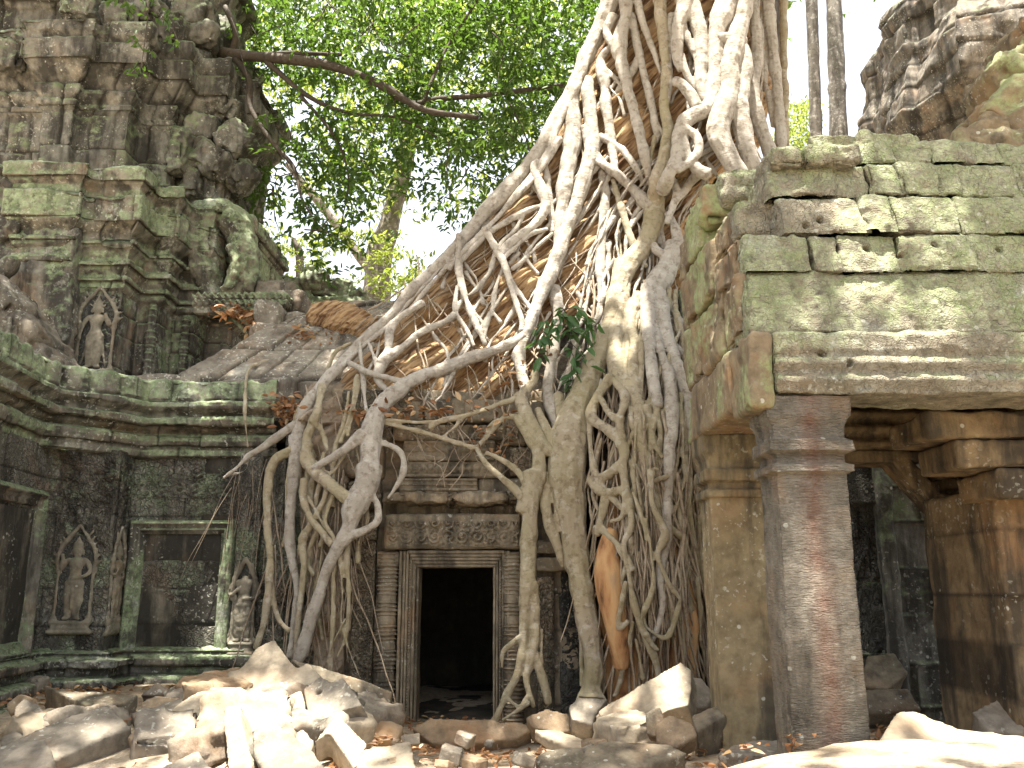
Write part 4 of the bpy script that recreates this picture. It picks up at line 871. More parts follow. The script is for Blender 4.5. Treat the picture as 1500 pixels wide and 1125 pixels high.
STONES = [
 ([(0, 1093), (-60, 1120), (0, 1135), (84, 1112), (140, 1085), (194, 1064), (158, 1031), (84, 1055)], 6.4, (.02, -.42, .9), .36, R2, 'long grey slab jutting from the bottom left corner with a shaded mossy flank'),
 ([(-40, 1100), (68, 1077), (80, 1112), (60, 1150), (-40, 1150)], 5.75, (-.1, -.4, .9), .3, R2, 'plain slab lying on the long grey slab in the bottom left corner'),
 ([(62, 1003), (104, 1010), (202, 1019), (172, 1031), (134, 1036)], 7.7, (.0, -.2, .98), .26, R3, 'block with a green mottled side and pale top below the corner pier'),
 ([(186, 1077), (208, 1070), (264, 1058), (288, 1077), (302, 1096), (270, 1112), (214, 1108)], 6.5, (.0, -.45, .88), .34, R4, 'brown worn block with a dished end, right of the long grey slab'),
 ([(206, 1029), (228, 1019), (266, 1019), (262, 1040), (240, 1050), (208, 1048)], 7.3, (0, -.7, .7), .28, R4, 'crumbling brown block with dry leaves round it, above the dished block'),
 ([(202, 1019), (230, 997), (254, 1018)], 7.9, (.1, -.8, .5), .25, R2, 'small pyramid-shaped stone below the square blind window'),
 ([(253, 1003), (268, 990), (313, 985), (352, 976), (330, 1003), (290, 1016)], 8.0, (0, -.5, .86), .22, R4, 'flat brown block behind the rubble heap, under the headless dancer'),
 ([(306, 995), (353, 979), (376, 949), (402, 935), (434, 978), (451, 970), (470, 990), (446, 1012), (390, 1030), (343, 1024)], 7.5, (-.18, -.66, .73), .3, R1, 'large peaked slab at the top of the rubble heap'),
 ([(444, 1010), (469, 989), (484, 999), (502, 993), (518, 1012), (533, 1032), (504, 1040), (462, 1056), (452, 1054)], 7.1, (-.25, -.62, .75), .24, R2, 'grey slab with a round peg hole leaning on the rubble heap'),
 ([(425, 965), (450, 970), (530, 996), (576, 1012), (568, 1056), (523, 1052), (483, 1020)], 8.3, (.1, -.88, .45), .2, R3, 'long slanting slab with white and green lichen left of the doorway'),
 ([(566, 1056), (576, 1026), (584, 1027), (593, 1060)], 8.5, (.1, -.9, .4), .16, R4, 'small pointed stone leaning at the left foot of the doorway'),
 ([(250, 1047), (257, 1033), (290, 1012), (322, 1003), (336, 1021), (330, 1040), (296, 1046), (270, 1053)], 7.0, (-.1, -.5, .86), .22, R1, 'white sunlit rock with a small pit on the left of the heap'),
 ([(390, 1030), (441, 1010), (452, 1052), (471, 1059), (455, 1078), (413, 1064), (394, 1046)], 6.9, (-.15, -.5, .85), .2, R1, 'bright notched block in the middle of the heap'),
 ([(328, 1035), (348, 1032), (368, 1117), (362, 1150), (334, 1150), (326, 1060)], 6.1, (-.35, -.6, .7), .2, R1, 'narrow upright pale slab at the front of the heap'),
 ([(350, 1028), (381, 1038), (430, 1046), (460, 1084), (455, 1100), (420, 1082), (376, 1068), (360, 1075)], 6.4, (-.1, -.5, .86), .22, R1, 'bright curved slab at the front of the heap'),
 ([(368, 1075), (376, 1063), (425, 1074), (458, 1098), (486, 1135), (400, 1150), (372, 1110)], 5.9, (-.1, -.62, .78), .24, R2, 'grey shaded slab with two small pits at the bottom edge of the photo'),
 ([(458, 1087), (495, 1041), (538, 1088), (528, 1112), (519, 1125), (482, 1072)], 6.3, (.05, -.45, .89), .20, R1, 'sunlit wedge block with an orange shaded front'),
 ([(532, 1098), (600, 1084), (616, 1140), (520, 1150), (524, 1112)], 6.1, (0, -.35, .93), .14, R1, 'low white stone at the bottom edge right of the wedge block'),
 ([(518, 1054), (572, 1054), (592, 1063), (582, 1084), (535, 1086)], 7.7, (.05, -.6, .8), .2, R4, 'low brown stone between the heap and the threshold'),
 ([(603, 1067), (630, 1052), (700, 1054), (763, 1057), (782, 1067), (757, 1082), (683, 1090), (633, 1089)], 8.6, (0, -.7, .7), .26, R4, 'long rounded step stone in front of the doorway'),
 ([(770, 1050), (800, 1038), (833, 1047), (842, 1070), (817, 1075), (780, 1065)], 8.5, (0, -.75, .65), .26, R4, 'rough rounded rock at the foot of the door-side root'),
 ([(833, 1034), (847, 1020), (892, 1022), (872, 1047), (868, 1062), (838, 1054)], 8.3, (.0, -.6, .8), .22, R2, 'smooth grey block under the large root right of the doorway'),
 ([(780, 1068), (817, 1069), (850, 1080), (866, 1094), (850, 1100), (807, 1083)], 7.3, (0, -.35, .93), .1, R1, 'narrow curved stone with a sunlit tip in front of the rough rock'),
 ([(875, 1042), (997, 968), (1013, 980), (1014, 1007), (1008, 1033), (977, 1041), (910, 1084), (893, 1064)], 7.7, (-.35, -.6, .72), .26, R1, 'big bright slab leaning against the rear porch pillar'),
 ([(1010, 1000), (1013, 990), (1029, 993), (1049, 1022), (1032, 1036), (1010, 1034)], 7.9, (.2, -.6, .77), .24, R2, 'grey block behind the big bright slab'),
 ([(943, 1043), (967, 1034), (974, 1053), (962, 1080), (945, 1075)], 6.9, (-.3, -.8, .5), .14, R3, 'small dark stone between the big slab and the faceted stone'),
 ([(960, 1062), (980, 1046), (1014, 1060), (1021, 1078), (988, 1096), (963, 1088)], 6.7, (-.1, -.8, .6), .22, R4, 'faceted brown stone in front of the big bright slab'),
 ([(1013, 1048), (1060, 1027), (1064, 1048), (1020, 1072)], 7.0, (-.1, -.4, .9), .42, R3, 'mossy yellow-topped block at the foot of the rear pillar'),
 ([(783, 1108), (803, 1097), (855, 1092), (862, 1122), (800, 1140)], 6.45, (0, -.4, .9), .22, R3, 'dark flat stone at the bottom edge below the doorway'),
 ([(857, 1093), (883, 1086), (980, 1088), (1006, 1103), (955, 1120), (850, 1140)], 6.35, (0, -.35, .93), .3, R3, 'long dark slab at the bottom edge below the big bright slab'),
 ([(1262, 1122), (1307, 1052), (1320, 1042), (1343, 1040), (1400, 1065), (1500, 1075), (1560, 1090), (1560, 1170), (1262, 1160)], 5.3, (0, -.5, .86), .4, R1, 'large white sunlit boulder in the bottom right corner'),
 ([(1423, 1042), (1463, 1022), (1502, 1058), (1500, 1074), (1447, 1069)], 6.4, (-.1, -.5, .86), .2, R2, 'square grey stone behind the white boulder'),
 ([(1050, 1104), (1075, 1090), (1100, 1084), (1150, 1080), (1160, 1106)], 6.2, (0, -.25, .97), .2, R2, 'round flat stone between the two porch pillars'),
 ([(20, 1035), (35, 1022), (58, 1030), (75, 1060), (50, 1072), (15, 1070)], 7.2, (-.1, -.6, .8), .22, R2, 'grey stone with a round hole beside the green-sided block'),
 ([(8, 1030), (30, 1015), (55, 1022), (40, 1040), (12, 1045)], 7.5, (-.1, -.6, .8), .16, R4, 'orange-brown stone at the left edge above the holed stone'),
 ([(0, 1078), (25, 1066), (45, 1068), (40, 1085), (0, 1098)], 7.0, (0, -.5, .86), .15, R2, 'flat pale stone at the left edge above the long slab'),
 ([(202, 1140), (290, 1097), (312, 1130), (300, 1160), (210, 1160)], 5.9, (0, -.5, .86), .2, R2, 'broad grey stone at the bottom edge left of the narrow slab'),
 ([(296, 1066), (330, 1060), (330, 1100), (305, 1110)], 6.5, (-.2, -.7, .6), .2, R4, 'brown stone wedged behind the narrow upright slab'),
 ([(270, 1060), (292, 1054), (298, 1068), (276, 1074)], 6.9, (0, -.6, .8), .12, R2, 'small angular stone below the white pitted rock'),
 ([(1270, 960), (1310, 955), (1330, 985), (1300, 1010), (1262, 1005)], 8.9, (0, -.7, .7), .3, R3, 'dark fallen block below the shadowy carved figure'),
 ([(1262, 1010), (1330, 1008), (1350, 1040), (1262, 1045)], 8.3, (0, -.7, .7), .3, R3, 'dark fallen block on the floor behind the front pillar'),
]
for k, (poly, Yq, n, th, mt, lab) in enumerate(STONES):
    hole = (467, 1014, .022) if 'round peg hole' in lab else ((28, 1052, .02) if 'round hole' in lab else None)
    slab(poly, Yq, n, th, mt, lab, 'fallen stone blocks of the ruin', seed=k+1, hole=hole, vox=.014 if hole else .018)
# hidden fill under the heap, plus small loose stones
rg = random.Random(11)
def loose(px, py, Yq, s, mat, label, group, rz=0, sink=.35):
    c = at(px, py, Yq); zq = float(gz(c[0], c[1])); V, F = rbox((s*rg.uniform(.9, 1.5), s*rg.uniform(.7, 1.1), s*rg.uniform(.5, .8)), s*.05, max(.01, s*.08), s*.08, rg.randint(0, 99), (0, 0, 0), Matrix.Rotation(rg.uniform(0, 3), 3, 'Z')@Matrix.Rotation(rg.uniform(-.4, .4), 3, 'X'), rough=2)
    o = link('loose_stone', mk_mesh('ls', V, F), mat); o.location = (c[0], c[1], max(zq+s*.12, min(c[2], zq+.22))); return tag(o, label, 'stone', group)
under = [(330, 1030, 7.5, .5), (400, 1050, 7.4, .55), (460, 1040, 7.7, .5), (360, 1060, 6.9, .5), (430, 1085, 6.7, .5), (500, 1070, 7.0, .4), (300, 1035, 7.6, .4), (250, 1060, 7.4, .4), (130, 1060, 7.4, .4), (60, 1080, 7.2, .4), (930, 1050, 7.9, .5), (980, 1030, 8.1, .5), (540, 1030, 8.0, .4), (240, 1110, 6.6, .4), (310, 1110, 6.4, .4), (400, 1110, 6.3, .4), (920, 1080, 7.3, .4)]
for q in under: loose(*q, rg.choice([R2, R4, R1]), 'rough stone wedged among the larger blocks of the rubble heaps', 'filler stones in the rubble heaps')
for k in range(36):
    if k < 16: px_, py_ = rg.uniform(0, 620), rg.uniform(1000, 1120)
    elif k < 28: px_, py_ = rg.uniform(600, 900), rg.uniform(1060, 1125)
    else: px_, py_ = rg.uniform(1000, 1480), rg.uniform(1060, 1125)
    Yq = 10.2-(py_-985)/140*4.3; Yq = max(5.6, min(Yq, 9.4))
    loose(px_, py_, Yq, rg.uniform(.05, .16), rg.choice([R2, R2, R4, R4]), 'small loose stone scattered on the sandy ground round the rubble', 'small loose stones on the ground')
# ------------------------------------------------------------------ strangler fig
FIG = thing('strangler_fig', 'giant pale strangler fig whose net of roots pours over the gallery and frames the doorway', 'tree', (1.5, 10.6, 3.4))
CR = {'c7': (650, 0, 2.812), 'c8': (650, 350, 2.813), 'c9': (700, 700, 2.8125), 'c5': (340, 350, 3.214), 'c6': (350, 650, 2.5), 'p': (0, 0, 1)}
_py = [-900, -300, 0, 200, 400, 500, 560, 620, 700, 800, 1000, 1100]
_yy = [11.3, 11.15, 11.0, 10.7, 10.3, 10.05, 9.8, 9.55, 9.42, 9.36, 9.3, 9.2]
def DEP(px, py):
    y = np.interp(py, _py, _yy)
    if py < 620: y += .55*max(0, min(1, (640-px)/200))*max(0, min(1, (620-py)/250))
    cw = max(0, 1-((px-948)/92)**2)*max(0, min(1, (py-400)/120))*max(0, min(1, (1080-py)/200)); y -= .42*cw
    if px > 1000 and py > 420: y += .3*min(1, (px-1000)/60)
    if px < 500 and py > 620: y += .35*min(1, (500-px)/90)
    if py < 260: y -= .35*max(0, 1-((px-1010)/130)**2)
    return float(y)
def W4(c, pts, off=0.0, rs=1.0):
    ox, oy, s = CR[c]; out = []
    for q in pts:
        px, py = ox+q[0]/s, oy+q[1]/s; r = q[2]/s; o = off+(q[3] if len(q) > 3 else 0); Yq = DEP(px, py)+o
        P = at(px, py, Yq); out.append((*P, r*rs*Yq/F_PX*1.0))
    return np.array(out)
RT = {}
def R(cl, c, pts, off=0.0, rs=1.0): RT.setdefault(cl, []).append(W4(c, pts, off-.0, rs))
# left edge root sweeping down to the ground
R('edge', 'c7', [(720, -300, 60), (700, -100, 52), (690, 0, 48), (650, 110, 40), (590, 230, 38), (530, 370, 35), (450, 520, 38), (380, 640, 38), (270, 770, 38), (150, 900, 34), (0, 1080, 30)])
R('edge', 'c5', [(1000, 100, 32), (850, 240, 32), (760, 350, 28), (640, 460, 30), (540, 565, 32), (430, 680, 30), (350, 780, 30), (312, 900, 32), (300, 1040, 34), (292, 1125, 32)])
R('edge', 'c6', [(205, -30, 26), (203, 100, 22), (190, 230, 22), (185, 330, 22), (195, 430, 20), (212, 520, 15), (205, 640, 14), (185, 780, 12)])
R('edge', 'c5', [(1080, 60, 14), (940, 210, 16), (820, 350, 14), (700, 440, 12), (600, 520, 12), (520, 600, 12)], -.05)
R('edge', 'c7', [(640, 120, 18), (560, 330, 16), (480, 500, 16), (420, 640, 15), (300, 800, 14), (160, 960, 16), (20, 1110, 14)], -.1)
R('edge', 'c7', [(480, 570, 14), (400, 700, 14), (280, 830, 12), (180, 940, 12), (60, 1060, 12)], -.12)
# upper left fan
R('fan_a', 'c7', [(745, -250, 40), (742, -60, 36), (750, 60, 34), (722, 170, 36), (735, 260, 33), (768, 400, 26), (800, 520, 25), (830, 650, 22), (848, 760, 18)], -.12)
R('fan_a', 'c7', [(700, 60, 26), (672, 130, 22), (700, 185, 26), (722, 200, 30)], -.1)
R('fan_a', 'c7', [(770, 60, 20), (800, 200, 18), (832, 330, 18), (860, 450, 18), (880, 570, 14)], 0)
R('fan_a', 'c7', [(780, -60, 20), (820, 90, 16), (860, 200, 14), (895, 300, 12)], -.05)
R('fan_a', 'c7', [(795, 240, 14), (780, 290, 18), (740, 340, 16), (700, 400, 14)], .02)
R('fan_b', 'c7', [(690, 190, 18), (650, 235, 22), (645, 265, 26), (662, 340, 28), (670, 450, 28), (688, 560, 26), (700, 650, 22), (708, 720, 18)], -.06)
R('fan_b', 'c7', [(640, 560, 20), (730, 610, 20), (790, 690, 18), (825, 760, 14)], -.08)
R('fan_b', 'c7', [(625, 660, 20), (700, 705, 24), (765, 765, 24), (835, 835, 28), (870, 880, 24)], -.1)
R('fan_b', 'c7', [(650, 270, 14), (720, 340, 12), (760, 420, 10)], 0)
R('fan_c', 'c7', [(600, 320, 22), (592, 380, 30), (605, 480, 34), (612, 600, 38), (590, 700, 33), (545, 840, 30), (500, 960, 32), (468, 1060, 34), (430, 1150, 36)], -.1)
R('fan_c', 'c8', [(425, 170, 36), (400, 225, 32), (372, 300, 28), (335, 390, 28), (308, 480, 32), (325, 560, 24), (342, 650, 20)], -.1)
R('fan_c', 'c7', [(575, 520, 20), (610, 620, 24), (660, 680, 20), (700, 720, 14)], -.08)
R('fan_c', 'c8', [(455, 200, 30), (470, 300, 26), (462, 420, 22), (440, 540, 26), (430, 640, 26), (470, 780, 26), (500, 860, 34)], .02)
R('fan_d', 'c7', [(540, 330, 34), (528, 420, 40), (530, 560, 40), (508, 700, 38), (488, 850, 34), (472, 960, 24), (458, 1050, 18)], -.04)
R('fan_e', 'c7', [(648, 680, 20), (664, 800, 26), (656, 900, 24), (650, 1000, 22), (641, 1130, 22)], 0)
R('fan_e', 'c8', [(642, 130, 20), (648, 220, 18), (645, 305, 20)], 0)
R('fan_e', 'c7', [(682, 990, 14), (680, 1130, 14)], .1); R('fan_e', 'c8', [(680, 110, 12), (676, 240, 10)], .1)
R('fan_f', 'c7', [(698, 740, 14), (738, 880, 18), (765, 970, 18), (800, 1040, 18), (830, 1100, 14)], -.05)
R('fan_f', 'c7', [(720, 760, 8), (722, 950, 9), (735, 1120, 9)], .05)
R('fan_f', 'c7', [(600, 570, 10), (560, 560, 9), (575, 640, 8)], 0)
R('fan_f', 'c7', [(870, 560, 10), (850, 680, 10), (840, 760, 12)], 0)
# big central root from crown to the ground, right of the door
R('main', 'c7', [(890, -250, 46), (890, -60, 36), (892, 40, 30), (908, 150, 28), (918, 300, 27), (908, 440, 28), (926, 540, 30), (903, 660, 32), (885, 730, 42), (870, 840, 46), (858, 930, 44), (825, 1010, 42), (775, 1070, 42), (735, 1140, 44)], -.1)
R('main', 'c8', [(745, 100, 46), (715, 220, 44), (690, 330, 40), (655, 430, 44), (605, 560, 54), (560, 680, 64), (525, 790, 78), (510, 900, 84), (505, 1000, 80), (508, 1060, 60)], -.1)
R('main', 'c9', [(366, -40, 74), (372, 40, 76), (385, 150, 66), (398, 280, 58), (418, 400, 50), (440, 520, 46), (462, 650, 43), (478, 780, 42), (470, 860, 40), (468, 905, 58)], -.1)
R('main', 'c8', [(470, 640, 26), (500, 760, 36), (520, 850, 40)], -.02)
R('main', 'c8', [(385, 700, 18), (430, 820, 30), (470, 900, 34), (500, 1000, 30)], -.1)
for q in ((-60, 920), (-15, 935), (30, 930), (60, 915)): R('main', 'c9', [(465, 840, 16), (465+q[0]*.6, 880, 12), (465+q[0], q[1], 8), (465+q[0]*1.3, q[1]+25, 5)], -.14)
R('main', 'c9', [(430, 560, 14), (428, 700, 14), (432, 860, 16)], -.02)
R('main', 'c9', [(500, 660, 14), (515, 780, 14), (520, 880, 12)], .05)
# left fork beside it
R('fork', 'c8', [(425, 960, 18), (415, 1040, 20), (420, 1130, 22)], -.1)
R('fork', 'c9', [(290, 30, 22), (282, 120, 22), (300, 210, 24), (325, 270, 24), (340, 330, 20), (350, 370, 10)], -.1)
R('fork', 'c9', [(320, 60, 12), (330, 150, 14), (350, 220, 14)], -.12)
# centre right trunk lobes
R('lobe_a', 'c7', [(1000, -250, 80), (1000, -60, 66), (1000, 20, 50), (965, 110, 32), (962, 230, 26), (975, 290, 16)], -.25)
R('lobe_a', 'c7', [(1020, 20, 44), (1055, 130, 38), (1062, 260, 34), (1058, 340, 30), (1075, 420, 24)], -.25)
R('lobe_a', 'c7', [(985, 100, 18), (1015, 180, 18), (1050, 250, 20)], -.22)
R('lobe_a', 'c7', [(975, 230, 20), (1000, 300, 18), (1040, 380, 14)], -.2)
R('lobe_a', 'c7', [(945, 335, 24), (975, 345, 26), (1010, 380, 28), (1045, 440, 30)], -.32)
R('lobe_a', 'c7', [(940, 60, 20), (930, 170, 22), (925, 300, 24), (915, 420, 22)], -.1)
R('lobe_b', 'c7', [(1165, -250, 80), (1168, -60, 66), (1160, 20, 54), (1125, 130, 44), (1118, 250, 40), (1112, 350, 38), (1090, 440, 42), (1010, 490, 40), (968, 560, 36), (962, 650, 34), (925, 720, 36), (900, 790, 36)], -.3)
R('lobe_b', 'c7', [(1075, 450, 34), (990, 480, 26), (985, 520, 20), (1040, 560, 18), (1050, 620, 20), (1010, 670, 22), (960, 700, 24)], -.34)
R('lobe_b', 'c7', [(980, 560, 22), (1000, 640, 26), (1050, 700, 30), (1090, 720, 30)], -.3)
R('lobe_b', 'c7', [(940, 740, 22), (960, 800, 24), (940, 860, 20), (920, 920, 16)], -.28)
R('lobe_b', 'c7', [(1060, 700, 22), (1010, 760, 24), (985, 800, 18), (950, 830, 14)], -.3)
R('lobe_c', 'c7', [(1245, -250, 50), (1240, -40, 44), (1225, 80, 44), (1200, 170, 52), (1175, 270, 50), (1178, 360, 46), (1152, 450, 52), (1130, 540, 52), (1165, 630, 50), (1215, 720, 54), (1230, 780, 50)], -.35)
R('lobe_c', 'c7', [(1215, 170, 40), (1238, 250, 42), (1228, 340, 40), (1215, 430, 46), (1235, 550, 42), (1262, 660, 44), (1280, 740, 40)], -.32)
R('lobe_c', 'c7', [(1130, 160, 26), (1180, 160, 36), (1240, 165, 34)], -.36)
R('lobe_d', 'c7', [(1275, -200, 30), (1275, 0, 26), (1290, 200, 28), (1275, 330, 30), (1280, 440, 34), (1318, 560, 36), (1345, 630, 34), (1340, 680, 28)], -.15)
R('lobe_d', 'c7', [(1340, -200, 38), (1335, 0, 34), (1350, 150, 32), (1372, 350, 28), (1388, 560, 24), (1392, 680, 20)], .1)
R('lobe_d', 'c7', [(1225, 430, 14), (1260, 560, 12), (1300, 640, 8), (1330, 690, 6)], -.35)
R('lobe_d', 'c7', [(1310, -200, 16), (1305, 0, 16), (1320, 300, 16), (1360, 520, 14)], .2)
R('dark', 'c7', [(1405, -200, 26), (1400, 0, 22), (1402, 300, 20), (1408, 700, 20)], .6)
# fan of the right-hand cluster
R('cluster_a', 'c8', [(955, 20, 46), (940, 80, 46), (895, 165, 54), (852, 235, 48), (842, 340, 36), (850, 480, 30), (868, 610, 27), (885, 690, 20)], -.12)
R('cluster_a', 'c8', [(888, 220, 36), (918, 370, 28), (955, 500, 32), (990, 600, 34), (1008, 680, 26), (1022, 850, 14), (1060, 960, 11), (1100, 1110, 9)], -.14)
R('cluster_a', 'c8', [(870, 340, 16), (898, 470, 22), (928, 570, 28), (938, 700, 28), (930, 900, 26), (920, 1130, 23)], -.12)
R('cluster_a', 'c9', [(780, 100, 23), (778, 250, 20), (765, 330, 16), (752, 420, 14), (760, 520, 12), (740, 620, 10), (700, 720, 10)], -.14)
R('cluster_a', 'c8', [(915, 240, 20), (975, 340, 18), (1030, 420, 18)], -.02)
R('cluster_a', 'c8', [(935, 420, 20), (990, 490, 18), (1030, 540, 18)], -.05)
R('cluster_a', 'c7', [(860, 1010, 18), (885, 1040, 20), (935, 1050, 26), (965, 1000, 26), (940, 900, 20), (912, 880, 16)], -.15)
R('cluster_b', 'c8', [(745, 170, 34), (722, 300, 36), (708, 440, 38), (728, 560, 42), (795, 680, 32), (800, 790, 28), (830, 900, 24), (840, 1000, 16)], -.08)
R('cluster_b', 'c8', [(805, 230, 30), (765, 340, 34), (790, 440, 30), (782, 560, 30), (800, 660, 28)], -.06)
R('cluster_b', 'c8', [(730, 170, 20), (755, 260, 20), (760, 340, 16)], 0)
R('cluster_c', 'c8', [(690, 570, 26), (640, 640, 22), (610, 730, 26), (680, 790, 24), (738, 850, 26), (732, 930, 22), (650, 1000, 16), (690, 1060, 14)], -.18)
R('cluster_c', 'c8', [(700, 580, 16), (748, 655, 18), (725, 745, 20), (740, 840, 20)], -.18)
R('cluster_c', 'c8', [(635, 640, 14), (690, 725, 18), (738, 745, 18)], -.2)
R('cluster_c', 'c8', [(600, 740, 16), (608, 880, 15), (636, 1000, 17), (690, 1060, 20), (745, 1120, 18)], -.16)
R('cluster_c', 'c8', [(740, 870, 20), (742, 980, 20), (765, 1060, 16), (775, 1140, 13)], -.18)
R('cluster_c', 'c8', [(700, 820, 10), (730, 900, 12), (680, 960, 14), (640, 980, 12)], -.2)
R('cluster_d', 'c8', [(832, 690, 20), (868, 840, 18), (905, 900, 15)], -.1)
R('cluster_d', 'c8', [(885, 690, 16), (850, 840, 14), (858, 1000, 12), (880, 1130, 12)], -.1)
R('cluster_d', 'c8', [(760, 900, 10), (800, 1020, 10), (815, 1130, 10)], -.12)
R('cluster_d', 'c8', [(650, 820, 9), (622, 940, 9), (615, 1050, 9), (640, 1130, 9)], -.1)
R('cluster_d', 'c8', [(860, 1000, 10), (900, 985, 12), (930, 975, 10)], -.14)
R('net_a', 'c9', [(462, 0, 18), (490, 42, 20), (535, 62, 19), (585, 50, 15), (610, 70, 14)], -.2)
R('net_a', 'c9', [(598, -20, 15), (612, 80, 15), (592, 160, 13), (545, 180, 10)], -.2)
R('net_a', 'c9', [(530, 70, 20), (512, 150, 18), (492, 235, 14)], -.18)
R('net_a', 'c9', [(622, 90, 14), (632, 200, 12), (602, 275, 12), (622, 400, 12), (650, 540, 15), (690, 650, 20), (735, 760, 16), (745, 830, 12)], -.2)
R('net_a', 'c9', [(480, 200, 10), (540, 240, 12), (600, 300, 14), (640, 380, 12)], -.18)
R('net_a', 'c9', [(510, 190, 8), (570, 280, 9), (600, 340, 9)], -.18)
R('net_b', 'c9', [(712, -30, 15), (718, 100, 13), (755, 190, 15), (768, 240, 18), (742, 320, 15), (785, 430, 12), (832, 500, 12)], -.2)
R('net_b', 'c9', [(690, 170, 9), (712, 300, 11), (722, 440, 12), (680, 560, 13), (660, 590, 10)], -.2)
R('net_b', 'c9', [(790, 205, 16), (852, 265, 12), (838, 360, 11), (842, 450, 11)], -.1)
R('net_b', 'c9', [(640, 60, 8), (680, 180, 9), (690, 260, 9)], -.2)
R('net_c', 'c9', [(835, 500, 11), (800, 620, 12), (765, 660, 13), (700, 620, 10), (680, 570, 9)], -.18)
R('net_c', 'c9', [(828, 520, 10), (842, 640, 10), (848, 760, 8)], -.1)
R('net_c', 'c9', [(640, 590, 12), (612, 720, 12), (580, 860, 11), (560, 900, 9)], -.14)
R('net_c', 'c9', [(610, 430, 9), (592, 520, 11), (578, 620, 13), (620, 590, 12)], -.22)
R('net_c', 'c9', [(690, 640, 16), (720, 690, 13), (745, 710, 10)], -.25)
R('net_c', 'c9', [(650, 660, 10), (670, 760, 10), (680, 830, 8)], -.16)
R('net_d', 'c9', [(850, 260, 9), (880, 400, 10), (920, 560, 12), (905, 640, 14), (870, 560, 12), (860, 480, 9)], .05)
R('net_d', 'c9', [(870, 480, 9), (900, 620, 10), (935, 740, 10), (930, 840, 8)], .02)
R('net_d', 'c9', [(800, 660, 9), (840, 560, 8), (850, 700, 8), (890, 830, 7)], -.05)
# door-side root
R('door', 'c8', [(378, 540, 18), (372, 585, 20), (322, 655, 25), (345, 730, 26), (415, 850, 26), (480, 900, 24), (540, 915, 12)], -.14)
R('door', 'c8', [(290, 730, 18), (345, 800, 24), (390, 880, 28), (392, 960, 32), (370, 1030, 42), (345, 1090, 48), (338, 1130, 46)], -.12)
R('door', 'c9', [(225, -20, 46), (218, 60, 44), (213, 160, 34), (208, 330, 32), (203, 450, 34), (192, 560, 26), (186, 700, 22), (160, 810, 18), (110, 910, 16), (75, 990, 14), (55, 1010, 10)], -.14)
R('door', 'c9', [(225, 430, 24), (236, 560, 22), (238, 660, 22), (220, 740, 22), (200, 820, 16), (212, 890, 14), (230, 945, 12)], -.14)
R('door', 'c9', [(235, 720, 20), (258, 800, 18), (278, 870, 16), (292, 930, 14)], -.14)
R('door', 'c9', [(180, 650, 16), (130, 690, 14), (104, 720, 11), (100, 785, 8)], -.16)
R('door', 'c9', [(120, 905, 9), (170, 945, 10), (205, 900, 10)], -.16); R('door', 'c9', [(212, 925, 10), (160, 960, 10), (100, 1000, 7)], -.2)
R('door', 'c9', [(270, 880, 8), (262, 720, 9), (264, 620, 8)], -.1)
R('door', 'c8', [(270, 1005, 16), (330, 1060, 22)], -.14)
R('arch', 'c8', [(170, 880, 14), (240, 910, 16), (295, 950, 18), (335, 1000, 18), (350, 1050, 18)], -.12)
R('arch', 'c8', [(135, 860, 14), (170, 920, 15), (215, 965, 16), (275, 1015, 18), (325, 1065, 20)], -.16)
R('arch', 'c8', [(135, 860, 12), (200, 790, 14), (250, 735, 14), (300, 735, 16)], -.1)
R('arch', 'c8', [(160, 850, 9), (190, 770, 10), (230, 740, 10)], -.06)
R('arch', 'c5', [(700, 865, 10), (880, 905, 12), (1040, 955, 14), (1140, 985, 14)], -.1)
R('arch', 'c8', [(0, 820, 13), (70, 842, 13), (140, 862, 13)], -.1)
R('arch', 'c8', [(310, 640, 17), (280, 665, 15), (200, 690, 13), (90, 728, 12), (0, 745, 12), (-60, 780, 11)], -.14)
R('arch', 'c5', [(1240, 790, 13), (1100, 832, 13), (980, 860, 12), (860, 862, 11), (720, 850, 12)], -.14)
R('arch', 'c8', [(90, 728, 9), (40, 780, 9), (0, 810, 9)], -.12)
# the diagonal root and the left knot
R('knot', 'c8', [(330, 395, 18), (290, 425, 24), (200, 462, 26), (100, 495, 27), (0, 533, 27), (-40, 550, 27)], -.14)
R('knot', 'c5', [(1100, 575, 27), (1000, 605, 28), (850, 665, 34), (785, 715, 42), (715, 770, 52), (668, 860, 58), (655, 960, 56), (650, 1060, 50), (645, 1125, 52)], -.14)
R('knot', 'c6', [(478, 80, 50), (470, 140, 46), (440, 200, 48), (415, 250, 40), (405, 300, 26), (380, 350, 24), (335, 430, 22), (300, 530, 25), (262, 650, 24), (225, 770, 22), (210, 800, 18)], -.16)
R('knot', 'c6', [(500, 100, 16), (490, 180, 12), (508, 230, 12), (508, 280, 14), (470, 312, 14), (410, 340, 15), (355, 385, 18)], -.18)
R('knot', 'c6', [(530, -10, 10), (585, 25, 12), (603, 60, 12), (600, 110, 11), (570, 165, 8), (545, 200, 5)], -.14)
R('knot', 'c6', [(495, -5, 10), (540, 5, 11), (580, 20, 12)], -.14)
R('knot', 'c5', [(620, 915, 26), (520, 1000, 22), (430, 1050, 20), (385, 1085, 20)], -.2)
R('knot', 'c5', [(770, 750, 12), (690, 670, 18), (700, 600, 26), (735, 520, 24), (745, 430, 24), (790, 370, 20), (900, 300, 18)], -.1)
R('knot', 'c5', [(700, 590, 28), (730, 560, 26), (800, 510, 24), (890, 440, 23), (1000, 390, 22), (1050, 355, 22)], -.12)
R('knot', 'c5', [(545, 580, 14), (640, 628, 14), (740, 655, 16), (820, 680, 20)], -.2)
R('knot', 'c5', [(600, 480, 10), (610, 600, 12), (622, 720, 12), (632, 800, 14), (640, 850, 14)], -.1)
R('knot', 'c5', [(640, 480, 10), (668, 550, 11), (690, 610, 12)], -.08)
